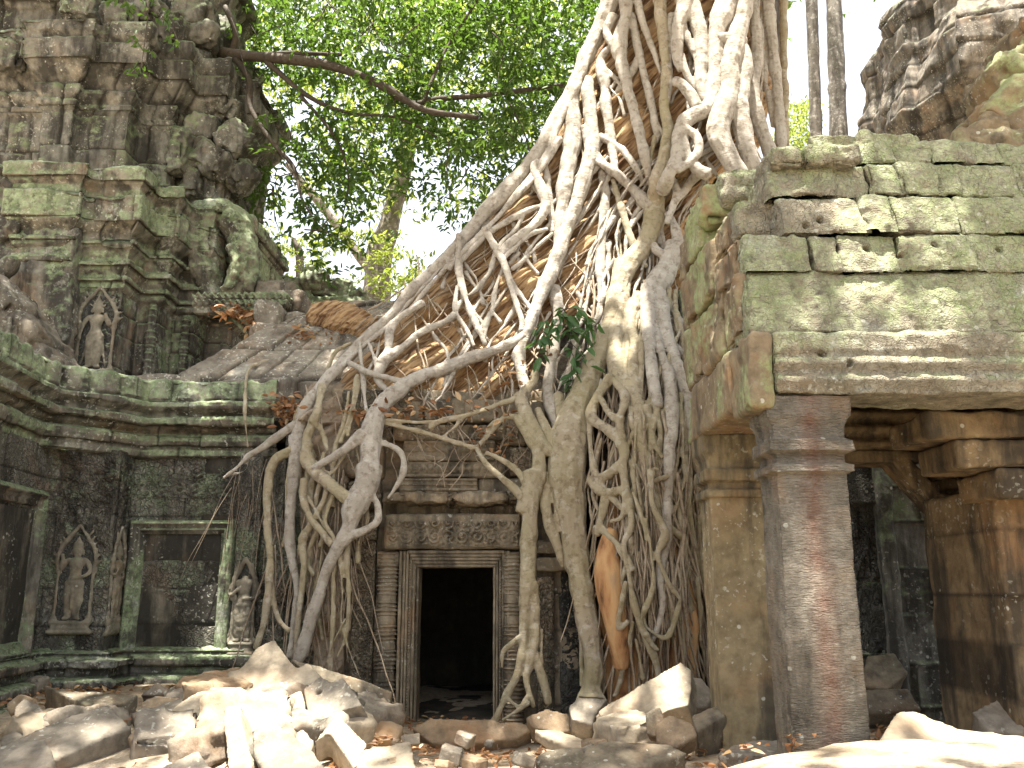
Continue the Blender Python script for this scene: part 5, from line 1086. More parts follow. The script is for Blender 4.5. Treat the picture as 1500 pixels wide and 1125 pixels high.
R('lnet', 'c5', [(1068, 20, 16), (1066, 180, 16), (1110, 300, 16), (1150, 400, 16), (1190, 495, 16)], -.14)
R('lnet', 'c5', [(1060, 220, 12), (1050, 340, 14), (1100, 420, 14), (1140, 505, 13)], -.1)
R('lnet', 'c5', [(1240, 60, 12), (1225, 130, 12), (1160, 230, 14), (1085, 290, 12), (1050, 350, 14)], -.08)
R('lnet', 'c5', [(1285, 120, 14), (1240, 230, 14), (1225, 330, 13), (1180, 440, 13)], -.06)
R('lnet', 'c8', [(60, -20, 12), (62, 100, 14), (100, 270, 14), (140, 370, 14), (170, 435, 14)], -.14)
R('lnet', 'c8', [(185, -30, 13), (215, 30, 14), (245, 90, 16), (270, 170, 15), (300, 270, 15), (322, 335, 15), (320, 380, 14)], -.14)
R('lnet', 'c8', [(245, 80, 12), (300, 30, 12), (360, -20, 13), (430, -40, 12)], -.12)
R('lnet', 'c8', [(250, 110, 10), (290, 190, 10), (330, 250, 12), (360, 290, 12)], -.12)
R('lnet', 'c8', [(240, 130, 9), (210, 210, 9), (200, 290, 9), (235, 345, 8)], -.06)
R('lnet', 'c8', [(200, 290, 8), (175, 370, 8), (160, 430, 8)], -.06)
R('unet', 'c7', [(165, 940, 13), (200, 1000, 15), (240, 1080, 15), (265, 1130, 15)], -.15)
R('unet', 'c7', [(390, 660, 16), (370, 690, 20), (395, 760, 26), (420, 840, 26), (395, 900, 22), (330, 960, 21), (262, 1015, 20), (240, 1050, 16)], -.12)
R('unet', 'c7', [(400, 845, 12), (320, 880, 16), (200, 950, 14), (100, 1040, 14), (60, 1100, 12), (65, 1150, 14)], -.1)
R('unet', 'c7', [(330, 880, 10), (300, 940, 12), (240, 1000, 12), (200, 1080, 12), (190, 1130, 10)], -.08)
R('unet', 'c7', [(405, 630, 14), (425, 730, 16), (438, 850, 18), (450, 960, 16)], -.02)
R('unet', 'c7', [(450, 960, 10), (380, 1020, 10), (330, 1070, 10), (280, 1110, 10)], -.1)
R('unet', 'c7', [(300, 1000, 6), (350, 1080, 6), (390, 1130, 6)], -.1)
R('lroot_a', 'c5', [(430, 690, 26), (412, 760, 20), (400, 820, 20), (372, 880, 22), (350, 960, 22), (372, 1060, 26), (420, 1130, 28)], -.14)
R('lroot_a', 'c6', [(255, 0, 20), (240, 55, 20), (280, 105, 24), (345, 160, 26), (400, 205, 30)], -.18)
R('lroot_a', 'c5', [(370, 850, 10), (420, 900, 12), (450, 1000, 10)], -.08)
R('lroot_a', 'c6', [(240, 130, 14), (235, 200, 14), (262, 270, 14), (300, 320, 15), (340, 370, 15)], -.16)
R('lroot_b', 'c6', [(330, 120, 13), (312, 200, 13), (275, 275, 15), (232, 355, 16), (238, 420, 14), (235, 500, 12), (218, 640, 11), (203, 790, 10)], -.12)
R('lroot_b', 'c6', [(350, 170, 10), (315, 280, 11), (345, 340, 10), (355, 370, 10)], -.14)
R('lroot_b', 'c6', [(250, 190, 8), (300, 280, 9), (330, 330, 9)], -.12)
R('lroot_b', 'c6', [(270, 60, 10), (330, 110, 10), (375, 60, 10), (415, 0, 9)], -.08)
R('lroot_c', 'c6', [(400, 360, 12), (395, 440, 11), (402, 560, 10), (392, 700, 9), (360, 780, 7)], -.06)
R('lroot_c', 'c6', [(345, 440, 14), (346, 560, 13), (342, 700, 12), (334, 835, 11)], -.08)
R('lroot_c', 'c6', [(370, 400, 8), (378, 550, 7), (375, 650, 6), (405, 760, 6), (445, 860, 5)], -.08)
R('lroot_c', 'c6', [(390, 640, 5), (350, 720, 5), (320, 800, 5)], -.12)
R('lroot_c', 'c6', [(320, 120, 8), (300, 420, 7), (270, 600, 7), (250, 780, 6)], -.02)
R('lroot_d', 'c5', [(300, 870, 20), (200, 942, 20), (110, 1005, 18), (80, 1022, 22), (40, 1060, 13), (0, 1095, 9), (-40, 1125, 5)], -.05)
R('lroot_d', 'c5', [(80, 1030, 12), (60, 1090, 7), (-10, 1110, 5)], 0)
R('lroot_e', 'c6', [(195, 25, 20), (132, 62, 18), (106, 150, 17), (104, 300, 17), (114, 420, 15), (106, 560, 14), (90, 660, 13), (62, 750, 11)], -.05)
R('lroot_e', 'c6', [(118, 480, 9), (128, 580, 10), (150, 650, 11), (185, 685, 11)], -.02)
R('lroot_f', 'c5', [(560, 490, 14), (490, 530, 14), (455, 600, 10), (440, 650, 8)], .05)
R('lroot_f', 'c5', [(590, 640, 10), (560, 800, 10), (510, 960, 10)], -.1); R('lroot_f', 'c5', [(600, 660, 7), (575, 800, 8), (545, 930, 9)], -.08)
# thin root crawling over the gallery roof at far left
def roofroot(pts):
    return np.array([(*at(a, b, y), r) for a, b, y, r in pts])
RT['crawler'] = [roofroot([(436, 505, 10.95, .022), (412, 522, 10.7, .026), (380, 533, 10.45, .03), (366, 540, 10.22, .03), (360, 560, 10.05, .028), (359, 610, 9.85, .022), (363, 655, 9.85, .014)]), roofroot([(430, 510, 10.85, .01), (424, 550, 10.3, .008), (420, 580, 10.05, .005)])]
rq = random.Random(17)
for i in range(62):
    g = 'web_%d' % (i % 4); y0 = rq.uniform(420, 720); x0 = rq.uniform(872 if y0 < 560 else 925, 1015); L = rq.uniform(140, 330); r = rq.uniform(2.6, 6.5); xx = x0; pts = []; dr = rq.uniform(-.12, .16)
    for q in range(8): pts.append((xx, y0+L*q/7, r*(1-.05*q), rq.uniform(-.05, .05))); xx += dr*L/7+rq.gauss(0, 8)
    R(g, 'p', pts, rq.uniform(-.12, .02))
for i in range(8):
    g = 'web_4'; x0 = rq.uniform(435, 520); y0 = rq.uniform(560, 700); L = rq.uniform(120, 260); r = rq.uniform(2.5, 5); xx = x0; pts = []
    for q in range(7): pts.append((xx, y0+L*q/6, r)); xx += rq.gauss(-2, 8)
    R(g, 'p', pts, rq.uniform(-.04, .08))
LB = np.array([(-60, 893), (0, 888), (60, 870), (130, 842), (200, 800), (250, 765), (300, 715), (350, 660), (400, 615), (450, 575), (500, 530), (560, 480), (620, 445), (900, 430)]); RB = np.array([(-60, 1125), (200, 1118), (260, 1040), (330, 1005), (900, 1020)])
def flow(g, f, y0, L, r, off, wig=.018):
    pts = []; n = 9
    for q in range(n):
        py = y0+L*q/(n-1); a = np.interp(py, LB[:, 0], LB[:, 1]); b = np.interp(py, RB[:, 0], RB[:, 1]); pts.append((a+(b-a)*f, py, r*(1-.04*q), rq.uniform(-.04, .03))); f = min(.985, max(.01, f+rq.gauss(0, wig)))
    R(g, 'p', pts, off)
for i in range(44):
    f = rq.uniform(.02, .97) if i % 4 == 0 else rq.uniform(.45, .97); y0 = rq.uniform(-40, 380); L = min(rq.uniform(140, 380), 590-y0)
    flow('flow_%d' % (i % 6), f, y0, L, rq.uniform(1.8, 4.2), rq.uniform(-.06, .04))
for i in range(34):
    y0 = rq.uniform(60, 520); a = np.interp(y0, LB[:, 0], LB[:, 1]); b = np.interp(y0, RB[:, 0], RB[:, 1]); x0 = a+(b-a)*rq.uniform(.05, .9); s_ = rq.choice([-1, 1]); L = rq.uniform(30, 80)
    R('flow_%d' % (i % 6), 'p', [(x0, y0, 4.5), (x0+s_*L*.25, y0+L*.4, 3.2), (x0+s_*L*.5, y0+L*.7, 3.0), (x0+s_*L*.62, y0+L*1.1, 4.2)], rq.uniform(-.05, .05))
pale = {'flow_0', 'flow_1', 'flow_2', 'flow_3', 'flow_4', 'flow_5', 'fan_a', 'fan_b', 'lobe_a', 'lobe_b', 'lobe_c', 'lobe_d', 'cluster_a', 'fan_c', 'fan_d', 'fan_e', 'unet', 'edge', 'lnet', 'lroot_d', 'knot'}
LAB = {'edge': 'long edge root sweeping from the trunk down to the rubble left of the door', 'main': 'thickest root, right of the doorway', 'door': 'root running down the right side of the door frame',
       'knot': 'diagonal root ending in a thick knot above the left side of the door', 'crawler': 'thin root crawling over the gallery roof', 'lobe_c': 'fused trunk-like root at the top'}
for k, (cl, L) in enumerate(RT.items()):
    tb = [tube(p, ring=10, step=.035, wob=.13, seed=k*7+i, flat=.85) for i, p in enumerate(L)]
    V, F = tubes_mesh(cl, tb); me = remesh(V, F, .0105, 3)
    displace(me, lambda P, N: fbm(P, 4.5, 3, k)*.012+np.abs(fbm(P*np.array([1, 1, .35]), 16, 2, k))*-.006)
    link('root', me, M_root if cl in pale else M_rootlow, FIG, label=LAB.get(cl))
# thin rootlets: too many to count
rg = random.Random(3)
def thin(n, x0, x1, y0, y1, L0, L1, off0, off1, r0, r1, slope, name='rootlets', horiz=0):
    tb = []
    for i in range(n):
        px_, py_ = rg.uniform(x0, x1), rg.uniform(y0, y1); L = rg.uniform(L0, L1); sl_ = rg.gauss(slope, .18); r = rg.uniform(r0, r1); o = rg.uniform(off0, off1); pts = []
        m = max(3, int(L/28)); xx = px_
        for q in range(m+1):
            yy = py_+L*q/m; xx += sl_*L/m+rg.gauss(0, 2.6); pts.append((*at(xx, yy, DEP(xx, yy)+o), r*(1-.5*q/m)))
        tb.append(tube(np.array(pts), ring=6, step=.05, wob=.1))
    return tb
tb = thin(120, 890, 1020, 600, 880, 120, 330, -.16, .02, .008, .022, .03)+thin(60, 1000, 1040, 480, 800, 150, 380, .0, .3, .006, .016, .06)+thin(80, 868, 1010, 400, 620, 80, 260, -.05, .1, .008, .02, .02)
V, F = tubes_mesh('t', tb); o = link('rootlets', mk_mesh('rl', V, F), M_rootthin, FIG); o['kind'] = 'stuff'
tb = thin(34, 440, 540, 560, 800, 90, 260, .0, .14, .006, .016, -.05)+thin(24, 395, 510, 700, 850, 80, 260, .0, .2, .005, .012, -.06)+thin(12, 335, 400, 660, 740, 60, 180, .35, .5, .003, .006, -.25)
V, F = tubes_mesh('t', tb); o = link('rootlets', mk_mesh('rl', V, F), M_rootthin, FIG); o['kind'] = 'stuff'
tb = []
for i in range(90):   # criss-cross rootlets over the brown wood and fronton
    px_, py_ = rg.uniform(500, 820), rg.uniform(300, 560)
    if px_ < 820-(py_-150)*.95+0: continue
    a = rg.choice([-.65, -.55, -.75, .9, 1.4]); L = rg.uniform(40, 160); pts = []
    for q in range(6):
        xx = px_+L*math.cos(a)*q/5+rg.gauss(0, 3); yy = py_+L*math.sin(a)*q/5+rg.gauss(0, 3); pts.append((*at(xx, yy, DEP(xx, yy)+rg.uniform(-.04, .04)), rg.uniform(.005, .013)))
    tb.append(tube(np.array(pts), ring=6, step=.05))
for i in range(22):
    px_, py_ = rg.uniform(540, 790), rg.uniform(590, 640); a = rg.uniform(.4, 2.7); L = rg.uniform(40, 110); pts = []
    for q in range(6):
        xx = px_+L*math.cos(a)*q/5+rg.gauss(0, 4); yy = min(py_+L*math.sin(a)*q/5+rg.gauss(0, 4), 800); pts.append((*at(xx, yy, DEP(xx, yy)+rg.uniform(-.02, .12)), rg.uniform(.003, .008)))
    tb.append(tube(np.array(pts), ring=5, step=.05))
V, F = tubes_mesh('t', tb); o = link('rootlets', mk_mesh('rl', V, F), M_rootthin, FIG); o['kind'] = 'stuff'

# brown fibrous wood the roots grip
def barkmass(rows, off, thick, seed, name, mat, label, nx=None):
    rows = np.array(rows, float); pys = np.arange(rows[0, 0], rows[-1, 0], 2.6); L = np.interp(pys, rows[:, 0], rows[:, 1]); Rr = np.interp(pys, rows[:, 0], rows[:, 2])
    nx = nx or int((Rr-L).max()/2.6); t = np.linspace(0, 1, nx); P = np.zeros((len(pys), nx, 3)); e = np.minimum(t, 1-t)
    for i, py in enumerate(pys):
        ev = min((pys[-1]-py)/60, 1)
        for j in range(nx):
            px = L[i]+(Rr[i]-L[i])*t[j]; ed = min(1, e[j]*(Rr[i]-L[i])/45)
            P[i, j] = at(px, py, DEP(px, py)+off+thick*.5*(1-math.sqrt(max(0, 1-(1-ed)**2)))+thick*.4*(1-math.sqrt(max(0, 1-(1-ev)**2))))
    Pf = P.reshape(-1, 3); d = -1.0
    ca, sa = math.cos(math.radians(40)), math.sin(math.radians(40)); Q = np.c_[Pf[:, 0]*ca+Pf[:, 2]*sa, Pf[:, 1], -Pf[:, 0]*sa+Pf[:, 2]*ca]
    dd = fbm(Q*np.array([.5, 1, 3.2]), 2.0, 4, seed)*.10+fbm(Pf, 1.3, 3, seed+3)*.13-.12*np.maximum(0, fbm(Pf, 2.2, 3, seed+8)-.2)*-1
    Pf = Pf+np.array([0, 1, 0])*dd[:, None]; F = grid_faces(len(pys), nx)
    B = Pf.copy().reshape(len(pys), nx, 3); B = B+np.array([0, thick, -.1]); n = len(Pf)
    V = np.vstack([Pf, B.reshape(-1, 3)]); Fb = F[:, ::-1]+n
    side = []
    idx = np.arange(n).reshape(len(pys), nx)
    for edge in (idx[0], idx[-1], idx[:, 0], idx[:, -1]):
        a, b = edge[:-1], edge[1:]; side.append(np.stack([a, b, b+n, a+n], -1))
    F = np.vstack([F, Fb]+side)
    return link(name, mk_mesh(name, V, F), mat, FIG, label=label)
barkmass([(-420, 905, 1130), (-20, 897, 1120), (60, 880, 1125), (130, 850, 1130), (200, 815, 1120), (250, 790, 1060), (300, 742, 1020), (340, 700, 1010), (400, 640, 1008), (450, 590, 870), (500, 540, 800), (540, 500, 790), (575, 470, 780), (605, 460, 775)], .09, .9, 5, 'bark', M_bark, 'orange-brown fibrous dead wood held in the net of roots')
barkmass([(560, 450, 530), (620, 440, 535), (700, 435, 512), (800, 440, 505), (900, 455, 500), (1000, 460, 500)], .16, .4, 8, 'bark', M_rootthin, 'dark matted roots left of the door')
# fallen trunk core inside the right-hand cluster: smooth orange wood
T = [tube(np.array([(*at(940, 600, 9.85), .25), (*at(945, 720, 9.7), .42), (*at(948, 850, 9.55), .5), (*at(955, 1000, 9.5), .42), (*at(955, 1060, 9.5), .38)]), ring=28, step=.05, wob=.05)]
V, F = tubes_mesh('t', T); me = remesh(V, F, .02, 2); displace(me, lambda P, N: fbm(P*np.array([3, 3, .5]), 2.5, 4, 3)*.05)
def smoothwood():
    t = NT('smooth_orange_wood'); n = t.noise(t.pos(scale=(3, 3, .8)), 2.5, 6, .6); c = t.ramp(n, [(.3, (.10, .05, .025)), (.45, (.38, .2, .09)), (.6, (.5, .31, .15)), (.8, (.35, .25, .16))])
    t.l(c, t.b.inputs['Base Color']); t.l(t.bump(n, .02), t.b.inputs['Normal']); return t.m
M_core = smoothwood(); link('dead_trunk', me, M_core, FIG, label='smooth orange wood showing through the root column right of the door')
T = [W4('c9', [(545, 215, 26), (540, 330, 54), (545, 440, 58), (565, 560, 52), (585, 680, 44), (592, 780, 32)], -.1)]
V, F = tubes_mesh('t', [tube(T[0], ring=14, wob=.12)]); me = remesh(V, F, .016, 3); link('dead_trunk', me, M_core, FIG, label='bare orange wood bulging at the left of the root column')
# trunk above the frame and its high limbs
T = [tube(np.array([(2.3, 11.75, 10.0, .5), (2.0, 11.5, 11.8, .85), (1.7, 11.3, 14.5, .8), (1.2, 11.2, 17.5, .6)]), ring=20, step=.1),
     tube(np.array([(1.6, 11.2, 14.5, .5), (-1.5, 9.5, 16.5, .35), (-5, 8, 17.5, .2)]), ring=12, step=.1), tube(np.array([(1.8, 11.2, 14, .5), (4.5, 9, 16.5, .3), (7, 7, 17.5, .2)]), ring=12, step=.1),
     tube(np.array([(1.7, 11.2, 15, .5), (1, 7, 17, .3), (.5, 4, 17.5, .2)]), ring=12, step=.1)]
V, F = tubes_mesh('t', T); link('trunk', mk_mesh('trunk', V, F), M_root, FIG)

# fallen log on the roof, leafy plants on the roots
LG = tubes_mesh('l', [tube(np.array([(*at(462, 462, 11.3), .16), (*at(500, 468, 11.15), .21), (*at(545, 486, 11.0), .17), (*at(575, 500, 10.9), .12)]), ring=16, step=.04, wob=.15)])
me = remesh(LG[0], LG[1], .016, 1); displace(me, lambda P, N: fbm(P*np.array([.8, 3, 5]), 4, 4, 3)*.03)
o = link('log', me, M_bark); tag(o, 'short thick brown log lying on the gallery roof beside the edge root', 'log')

# ------------------------------------------------------------------ leaves
def leaves(C, D, L, Wd, seed=0, droop=.3):
    """leaf meshes at centres C with directions D: 2 folded quads each"""
    r = np.random.RandomState(seed); n = len(C); D = D/np.maximum(np.linalg.norm(D, axis=1, keepdims=True), 1e-6)
    up = r.normal(size=(n, 3))*.55+np.array([0, 0, 1]); S = np.cross(D, up); S /= np.maximum(np.linalg.norm(S, axis=1, keepdims=True), 1e-6); Nn = np.cross(S, D)
    L = L*r.uniform(.7, 1.25, n)[:, None]; w_ = Wd*r.uniform(.8, 1.2, n)[:, None]; f = .25
    b = C; tip = C+D*L-Nn*L*.12
    v = [b, C+D*L*.3+S*w_*.5+Nn*w_*f, C+D*L*.68+S*w_*.42+Nn*w_*f*.7-Nn*L*.03, tip, C+D*L*.68-S*w_*.42+Nn*w_*f*.7-Nn*L*.03, C+D*L*.3-S*w_*.5+Nn*w_*f]
    V = np.stack(v, 1).reshape(-1, 3); k = np.arange(n)[:, None]*6
    F = np.concatenate([k+np.array([[0, 1, 2, 3]]), k+np.array([[0, 3, 4, 5]])], 1).reshape(-1, 4); return V, F
def sprays(centers, per, L, Wd, spread, seed, dirz=-.25):
    r = np.random.RandomState(seed); n = len(centers); ax = r.normal(size=(n, 3)); ax[:, 2] = ax[:, 2]*.4+dirz; ax /= np.linalg.norm(ax, axis=1, keepdims=True)
    C = np.repeat(centers, per, 0); A = np.repeat(ax, per, 0); t = np.tile(np.linspace(0, 1, per), n)[:, None]
    C = C+A*t*spread+r.normal(size=C.shape)*spread*.06; D = A*.6+r.normal(size=C.shape)*.6+np.array([0, 0, -.15]); return leaves(C, D, L, Wd, seed+1)

# canopy branches seen between tower and trunk
FT2 = thing('forest_tree', 'leafy tree whose dark crooked branches hang between the left tower and the great roots', 'tree', (-5.2, 13.2, 0))
def ppath(pts): return np.array([(*at(a, b, y), r) for a, b, y, r in pts])
BR = [ppath([(270, 60, 13.6, .12), (330, 78, 13.2, .10), (390, 84, 12.9, .085), (480, 95, 12.6, .075), (560, 125, 12.4, .065), (620, 160, 12.3, .05), (700, 172, 12.2, .035)]),
      ppath([(540, 115, 12.4, .05), (600, 150, 12.4, .05), (640, 145, 12.5, .045), (720, 138, 12.6, .04), (840, 122, 12.7, .03)]),
      ppath([(345, 85, 13.1, .06), (365, 118, 13, .055), (368, 160, 12.9, .045), (400, 210, 12.8, .035), (430, 245, 12.7, .03), (442, 290, 12.6, .02), (462, 325, 12.6, .012)]),
      ppath([(390, 90, 12.9, .05), (450, 140, 12.8, .04), (510, 165, 12.8, .03), (580, 172, 12.7, .02), (640, 200, 12.6, .015)]),
      ppath([(440, 140, 12.8, .03), (490, 200, 12.7, .025), (510, 260, 12.7, .015), (500, 330, 12.7, .01)]),
      ppath([(345, 85, 13.1, .05), (420, 78, 13, .045), (500, 80, 12.9, .03)]),
      ppath([(620, 150, 12.4, .03), (640, 100, 12.5, .03), (660, 60, 12.6, .02), (700, 0, 12.7, .02)]),
      ppath([(740, 140, 12.6, .015), (770, 200, 12.6, .012), (780, 260, 12.6, .008)]),
      ppath([(330, 10, 13.2, .05), (345, 50, 13.1, .05), (335, 90, 13.2, .06)])]
rg = random.Random(8)
for i in range(60):
    a, b = rg.uniform(330, 840), rg.uniform(0, 330); an = rg.uniform(.2, 2.6); L = rg.uniform(40, 110); y = rg.uniform(12, 14.5)
    BR.append(ppath([(a+L*math.cos(an)*q/3+rg.gauss(0, 5), b+L*math.sin(an)*q/3+rg.gauss(0, 5), y, .012*(1-q/4)) for q in range(4)]))
V, F = tubes_mesh('b', [tube(p, ring=7, step=.08, wob=.1) for p in BR]); link('branch', mk_mesh('br', V, F), M_branch, FT2)
V, F = tubes_mesh('b', [tube(np.array([(-5.2, 14.3, 0, .3), (-5.3, 14.2, 4, .25), (*at(260, 30, 13.9), .18), (-6, 14, 13, .12)]), ring=12, step=.2)]); link('trunk', mk_mesh('tk', V, F), M_branch, FT2)
GX = [320, 400, 480, 560, 640, 720, 800, 880]; GY = [-60, 0, 60, 120, 180, 240, 300, 360, 420]
GD = np.array([[.6, .8, .8, .9, .95, .95, .95, .9], [.6, .75, .75, .85, .9, .95, .95, .9], [.6, .8, .8, .8, .95, .95, .9, .8], [.7, .8, .85, .9, .9, .9, .85, .6], [.5, .5, .55, .8, .85, .8, .75, .3], [.5, .45, .65, .75, .45, .75, .75, .1], [.35, .42, .6, .65, .45, .6, 0, 0], [.3, .35, .38, .25, .05, .2, 0, 0], [.2, .2, .1, 0, 0, 0, 0, 0]])
def dens(px, py):
    gx = np.clip((px-320)/80, 0, 6.999); gy = np.clip((py+60)/60, 0, 7.999); i = gx.astype(int); j = gy.astype(int); u = gx-i; v = gy-j
    return GD[j, i]*(1-u)*(1-v)+GD[j, i+1]*u*(1-v)+GD[j+1, i]*(1-u)*v+GD[j+1, i+1]*u*v
def cloud(n, x0, x1, y0, y1, ya, yb, seed, gap=.0, fr=1.4, thr=None, power=1.3):
    r = np.random.RandomState(seed); px = r.uniform(x0, x1, n); py = r.uniform(y0, y1, n); Y = r.uniform(ya, yb, n)
    P = np.array([at(a, b, c) for a, b, c in zip(px, py, Y)]); nz_ = fbm(P, fr, 3, seed)*.62+.5
    d = dens(px, py)**power if thr is None else np.full(n, thr); keep = nz_ < d*1.15-gap; return P[keep]
P = np.vstack([cloud(4900, 395, 885, -80, 430, 12.3, 15.5, 3, .27), cloud(900, 318, 400, -80, 430, 13.5, 16, 33, .27)])
V, F = sprays(P, 9, .14, .052, .38, 5); link('crown', mk_mesh('crown', V, F), M_leaf, FT2)
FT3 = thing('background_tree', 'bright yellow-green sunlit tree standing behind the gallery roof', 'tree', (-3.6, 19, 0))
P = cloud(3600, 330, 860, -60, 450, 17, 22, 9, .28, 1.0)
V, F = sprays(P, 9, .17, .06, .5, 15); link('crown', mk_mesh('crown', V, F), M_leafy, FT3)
V, F = tubes_mesh('b', [tube(np.array([(*at(540, 900, 20), .35), (*at(552, 420, 20), .33), (*at(570, 330, 20), .25), (*at(600, 200, 20), .2), (*at(610, 60, 20), .15)]), ring=12, step=.2), tube(np.array([(*at(545, 400, 20), .12), (*at(470, 300, 20), .1), (*at(420, 240, 20), .08)]), ring=8, step=.2)]); link('trunk', mk_mesh('tk', V, F), M_trunkfar, FT3)
FT4 = thing('background_tree', 'low pale bush of leaves behind the ridge beside the tower', 'tree', (-4.6, 17, 0))
r_ = np.random.RandomState(4); n = 900; px = r_.uniform(340, 620, n); py = r_.uniform(330, 460, n)+np.maximum(0, (px-520))*.5; P = np.array([at(a, b, c) for a, b, c in zip(px, py, r_.uniform(16, 18, n))]); P = P[fbm(P, 1.2, 3, 5) < .05]
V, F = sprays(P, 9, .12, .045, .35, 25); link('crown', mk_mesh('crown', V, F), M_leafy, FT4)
V, F = tubes_mesh('b', [tube(np.array([(*at(430, 900, 17), .12), (*at(440, 420, 17), .1), (*at(430, 350, 17), .05)]), ring=8, step=.2)]); link('trunk', mk_mesh('tk', V, F), M_branch, FT4)
# trees far right
for k, (px0, Yq, r, lab) in enumerate([(1190, 19, .16, 'slim grey trunk rising behind the porch roof, nearest the great roots'), (1219, 21, .25, 'thicker ribbed grey trunk rising behind the porch roof, next to the slim one'), (1150, 14, .1, 'dark thin trunk standing close behind the right edge of the great roots')]):
    tt = thing('slender_tree', lab, 'tree', (float(X(px0, 860, Yq)), Yq, 0))
    V, F = tubes_mesh('b', [tube(np.array([(X(px0, 860, Yq), Yq, 0, r*1.2), (X(px0, 300, Yq), Yq, 8, r), (X(px0, 0, Yq), Yq, 16, r*.85), (X(px0-8, -200, Yq), Yq, 22, r*.7)]), ring=14, step=.2, wob=.12)]); link('trunk', mk_mesh('tk', V, F), M_trunkfar if k < 2 else M_branch, tt)
    rr = np.random.RandomState(k); n = 260; c = np.array([X(px0, -200, Yq), Yq, 21]); P = c+rr.normal(size=(n, 3))*np.array([2.2, 2, 1.6]); V, F = sprays(P, 8, .2, .07, .6, k+70); link('crown', mk_mesh('crown', V, F), M_leaf, tt)
FT5 = thing('background_tree', 'pale green leaves in the narrow gap between the slim trunks above the porch', 'tree', (7, 26, 0))
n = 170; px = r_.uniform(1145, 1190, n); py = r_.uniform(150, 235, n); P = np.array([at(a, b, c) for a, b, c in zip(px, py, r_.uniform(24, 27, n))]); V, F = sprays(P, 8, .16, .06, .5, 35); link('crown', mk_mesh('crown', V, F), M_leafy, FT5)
V, F = tubes_mesh('b', [tube(np.array([(X(1165, 860, 26), 26, 0, .2), (X(1165, 200, 26), 26, 13, .1)]), ring=8, step=.3)]); link('trunk', mk_mesh('tk', V, F), M_trunkfar, FT5)
# far forest mass that closes the horizon
r_ = np.random.RandomState(14); n = 5200; A = r_.uniform(-1.1, 1.1, n); Rr = r_.uniform(34, 46, n); P = np.c_[np.sin(A)*Rr, np.cos(A)*Rr, r_.uniform(0, 1, n)**1.0*8.5]; V, F = sprays(P, 8, .7, .3, 1.6, 45); o = link('far_forest', mk_mesh('ff', V, F), M_leaf); o['kind'] = 'stuff'; o['label'] = 'far forest edge behind the ruin'; 
# hanging sprig in front of the left tower
SP = thing('hanging_sprig', 'sprig of green leaves hanging in front of the upper left tower', 'leafy twig', tuple(at(200, -20, 9)))
V, F = tubes_mesh('b', [tube(ppath([(190, -40, 9, .01), (215, 10, 9, .008), (212, 60, 9, .006), (206, 105, 9, .004)]), ring=5, step=.05), tube(ppath([(160, -30, 9, .01), (175, 0, 9, .006), (190, 12, 9, .004)]), ring=5, step=.05), tube(ppath([(215, 10, 9, .006), (245, 30, 9, .005), (262, 62, 9, .003)]), ring=5, step=.05)]); link('twig', mk_mesh('tw', V, F), M_branch, SP)
pts = [(175, 5), (185, 8), (205, 8), (222, 20), (235, 30), (250, 45), (258, 60), (210, 75), (204, 100), (212, 108), (200, 60), (240, 15), (195, -5), (225, -5)]
P = np.array([at(a+r_.normal()*4, b+r_.normal()*4, 9+r_.normal()*.1) for a, b in pts for _ in range(2)]); V, F = sprays(P, 4, .085, .034, .1, 55); link('leaves', mk_mesh('lv', V, F), M_leaf, SP)
# plants growing on the roots
def plant(name, lab, specs, L, Wd, seed, stems):
    t = thing(name, lab, 'plant', tuple(stems[0][-1][:3])); V, F = tubes_mesh('s', [tube(s, ring=5, step=.03) for s in stems]); link('stem', mk_mesh('st', V, F), M_branch, t)
    C = np.array([s[0] for s in specs]); D = np.array([s[1] for s in specs]); V, F = leaves(C, D, L, Wd, seed); link('leaves', mk_mesh('lv', V, F), M_leafd, t); return t
sp = []; st = []
rr = random.Random(21)
for (x0, y0, x1, y1) in [(800, 470, 780, 500), (810, 465, 850, 455), (815, 470, 875, 470), (800, 475, 790, 530), (820, 480, 860, 500), (830, 500, 862, 540), (835, 510, 850, 570), (800, 480, 845, 490), (815, 460, 830, 460), (840, 520, 835, 565), (850, 465, 868, 490)]:
    pts = [(*at(x0+(x1-x0)*q/3, y0+(y1-y0)*q/3-8*math.sin(q), 9.72-.12*math.sin(q*.9)), .005) for q in range(4)]; st.append(np.array(pts))
    for q in range(9):
        f = (q+1)/9; c = at(x0+(x1-x0)*f+rr.gauss(0, 5), y0+(y1-y0)*f+rr.gauss(0, 5), 9.62+rr.uniform(-.1, .1)); sp.append((c, (rr.uniform(-1, 1), rr.uniform(-.7, 0), rr.uniform(-1.2, -.1))))
plant('epiphyte_plant', 'leafy green plant growing on the roots above and right of the doorway', sp, .17, .07, 61, st)
sp = []; st = [np.array([(*at(1022, 470, 7.25), .006), (*at(1030, 510, 7.2), .005), (*at(1040, 550, 7.15), .004)])]
for (a, b, dz) in [(1024, 478, -.6), (1030, 495, -.8), (1036, 515, -1), (1040, 530, -1), (1032, 520, -1), (1044, 540, -1), (1028, 500, -.4)]: sp.append((at(a, b, 7.1), (rr.uniform(-.2, .35), -.3, dz)))
plant('epiphyte_plant', 'small hanging plant with long leaves on the porch side wall', sp, .22, .07, 62, st)

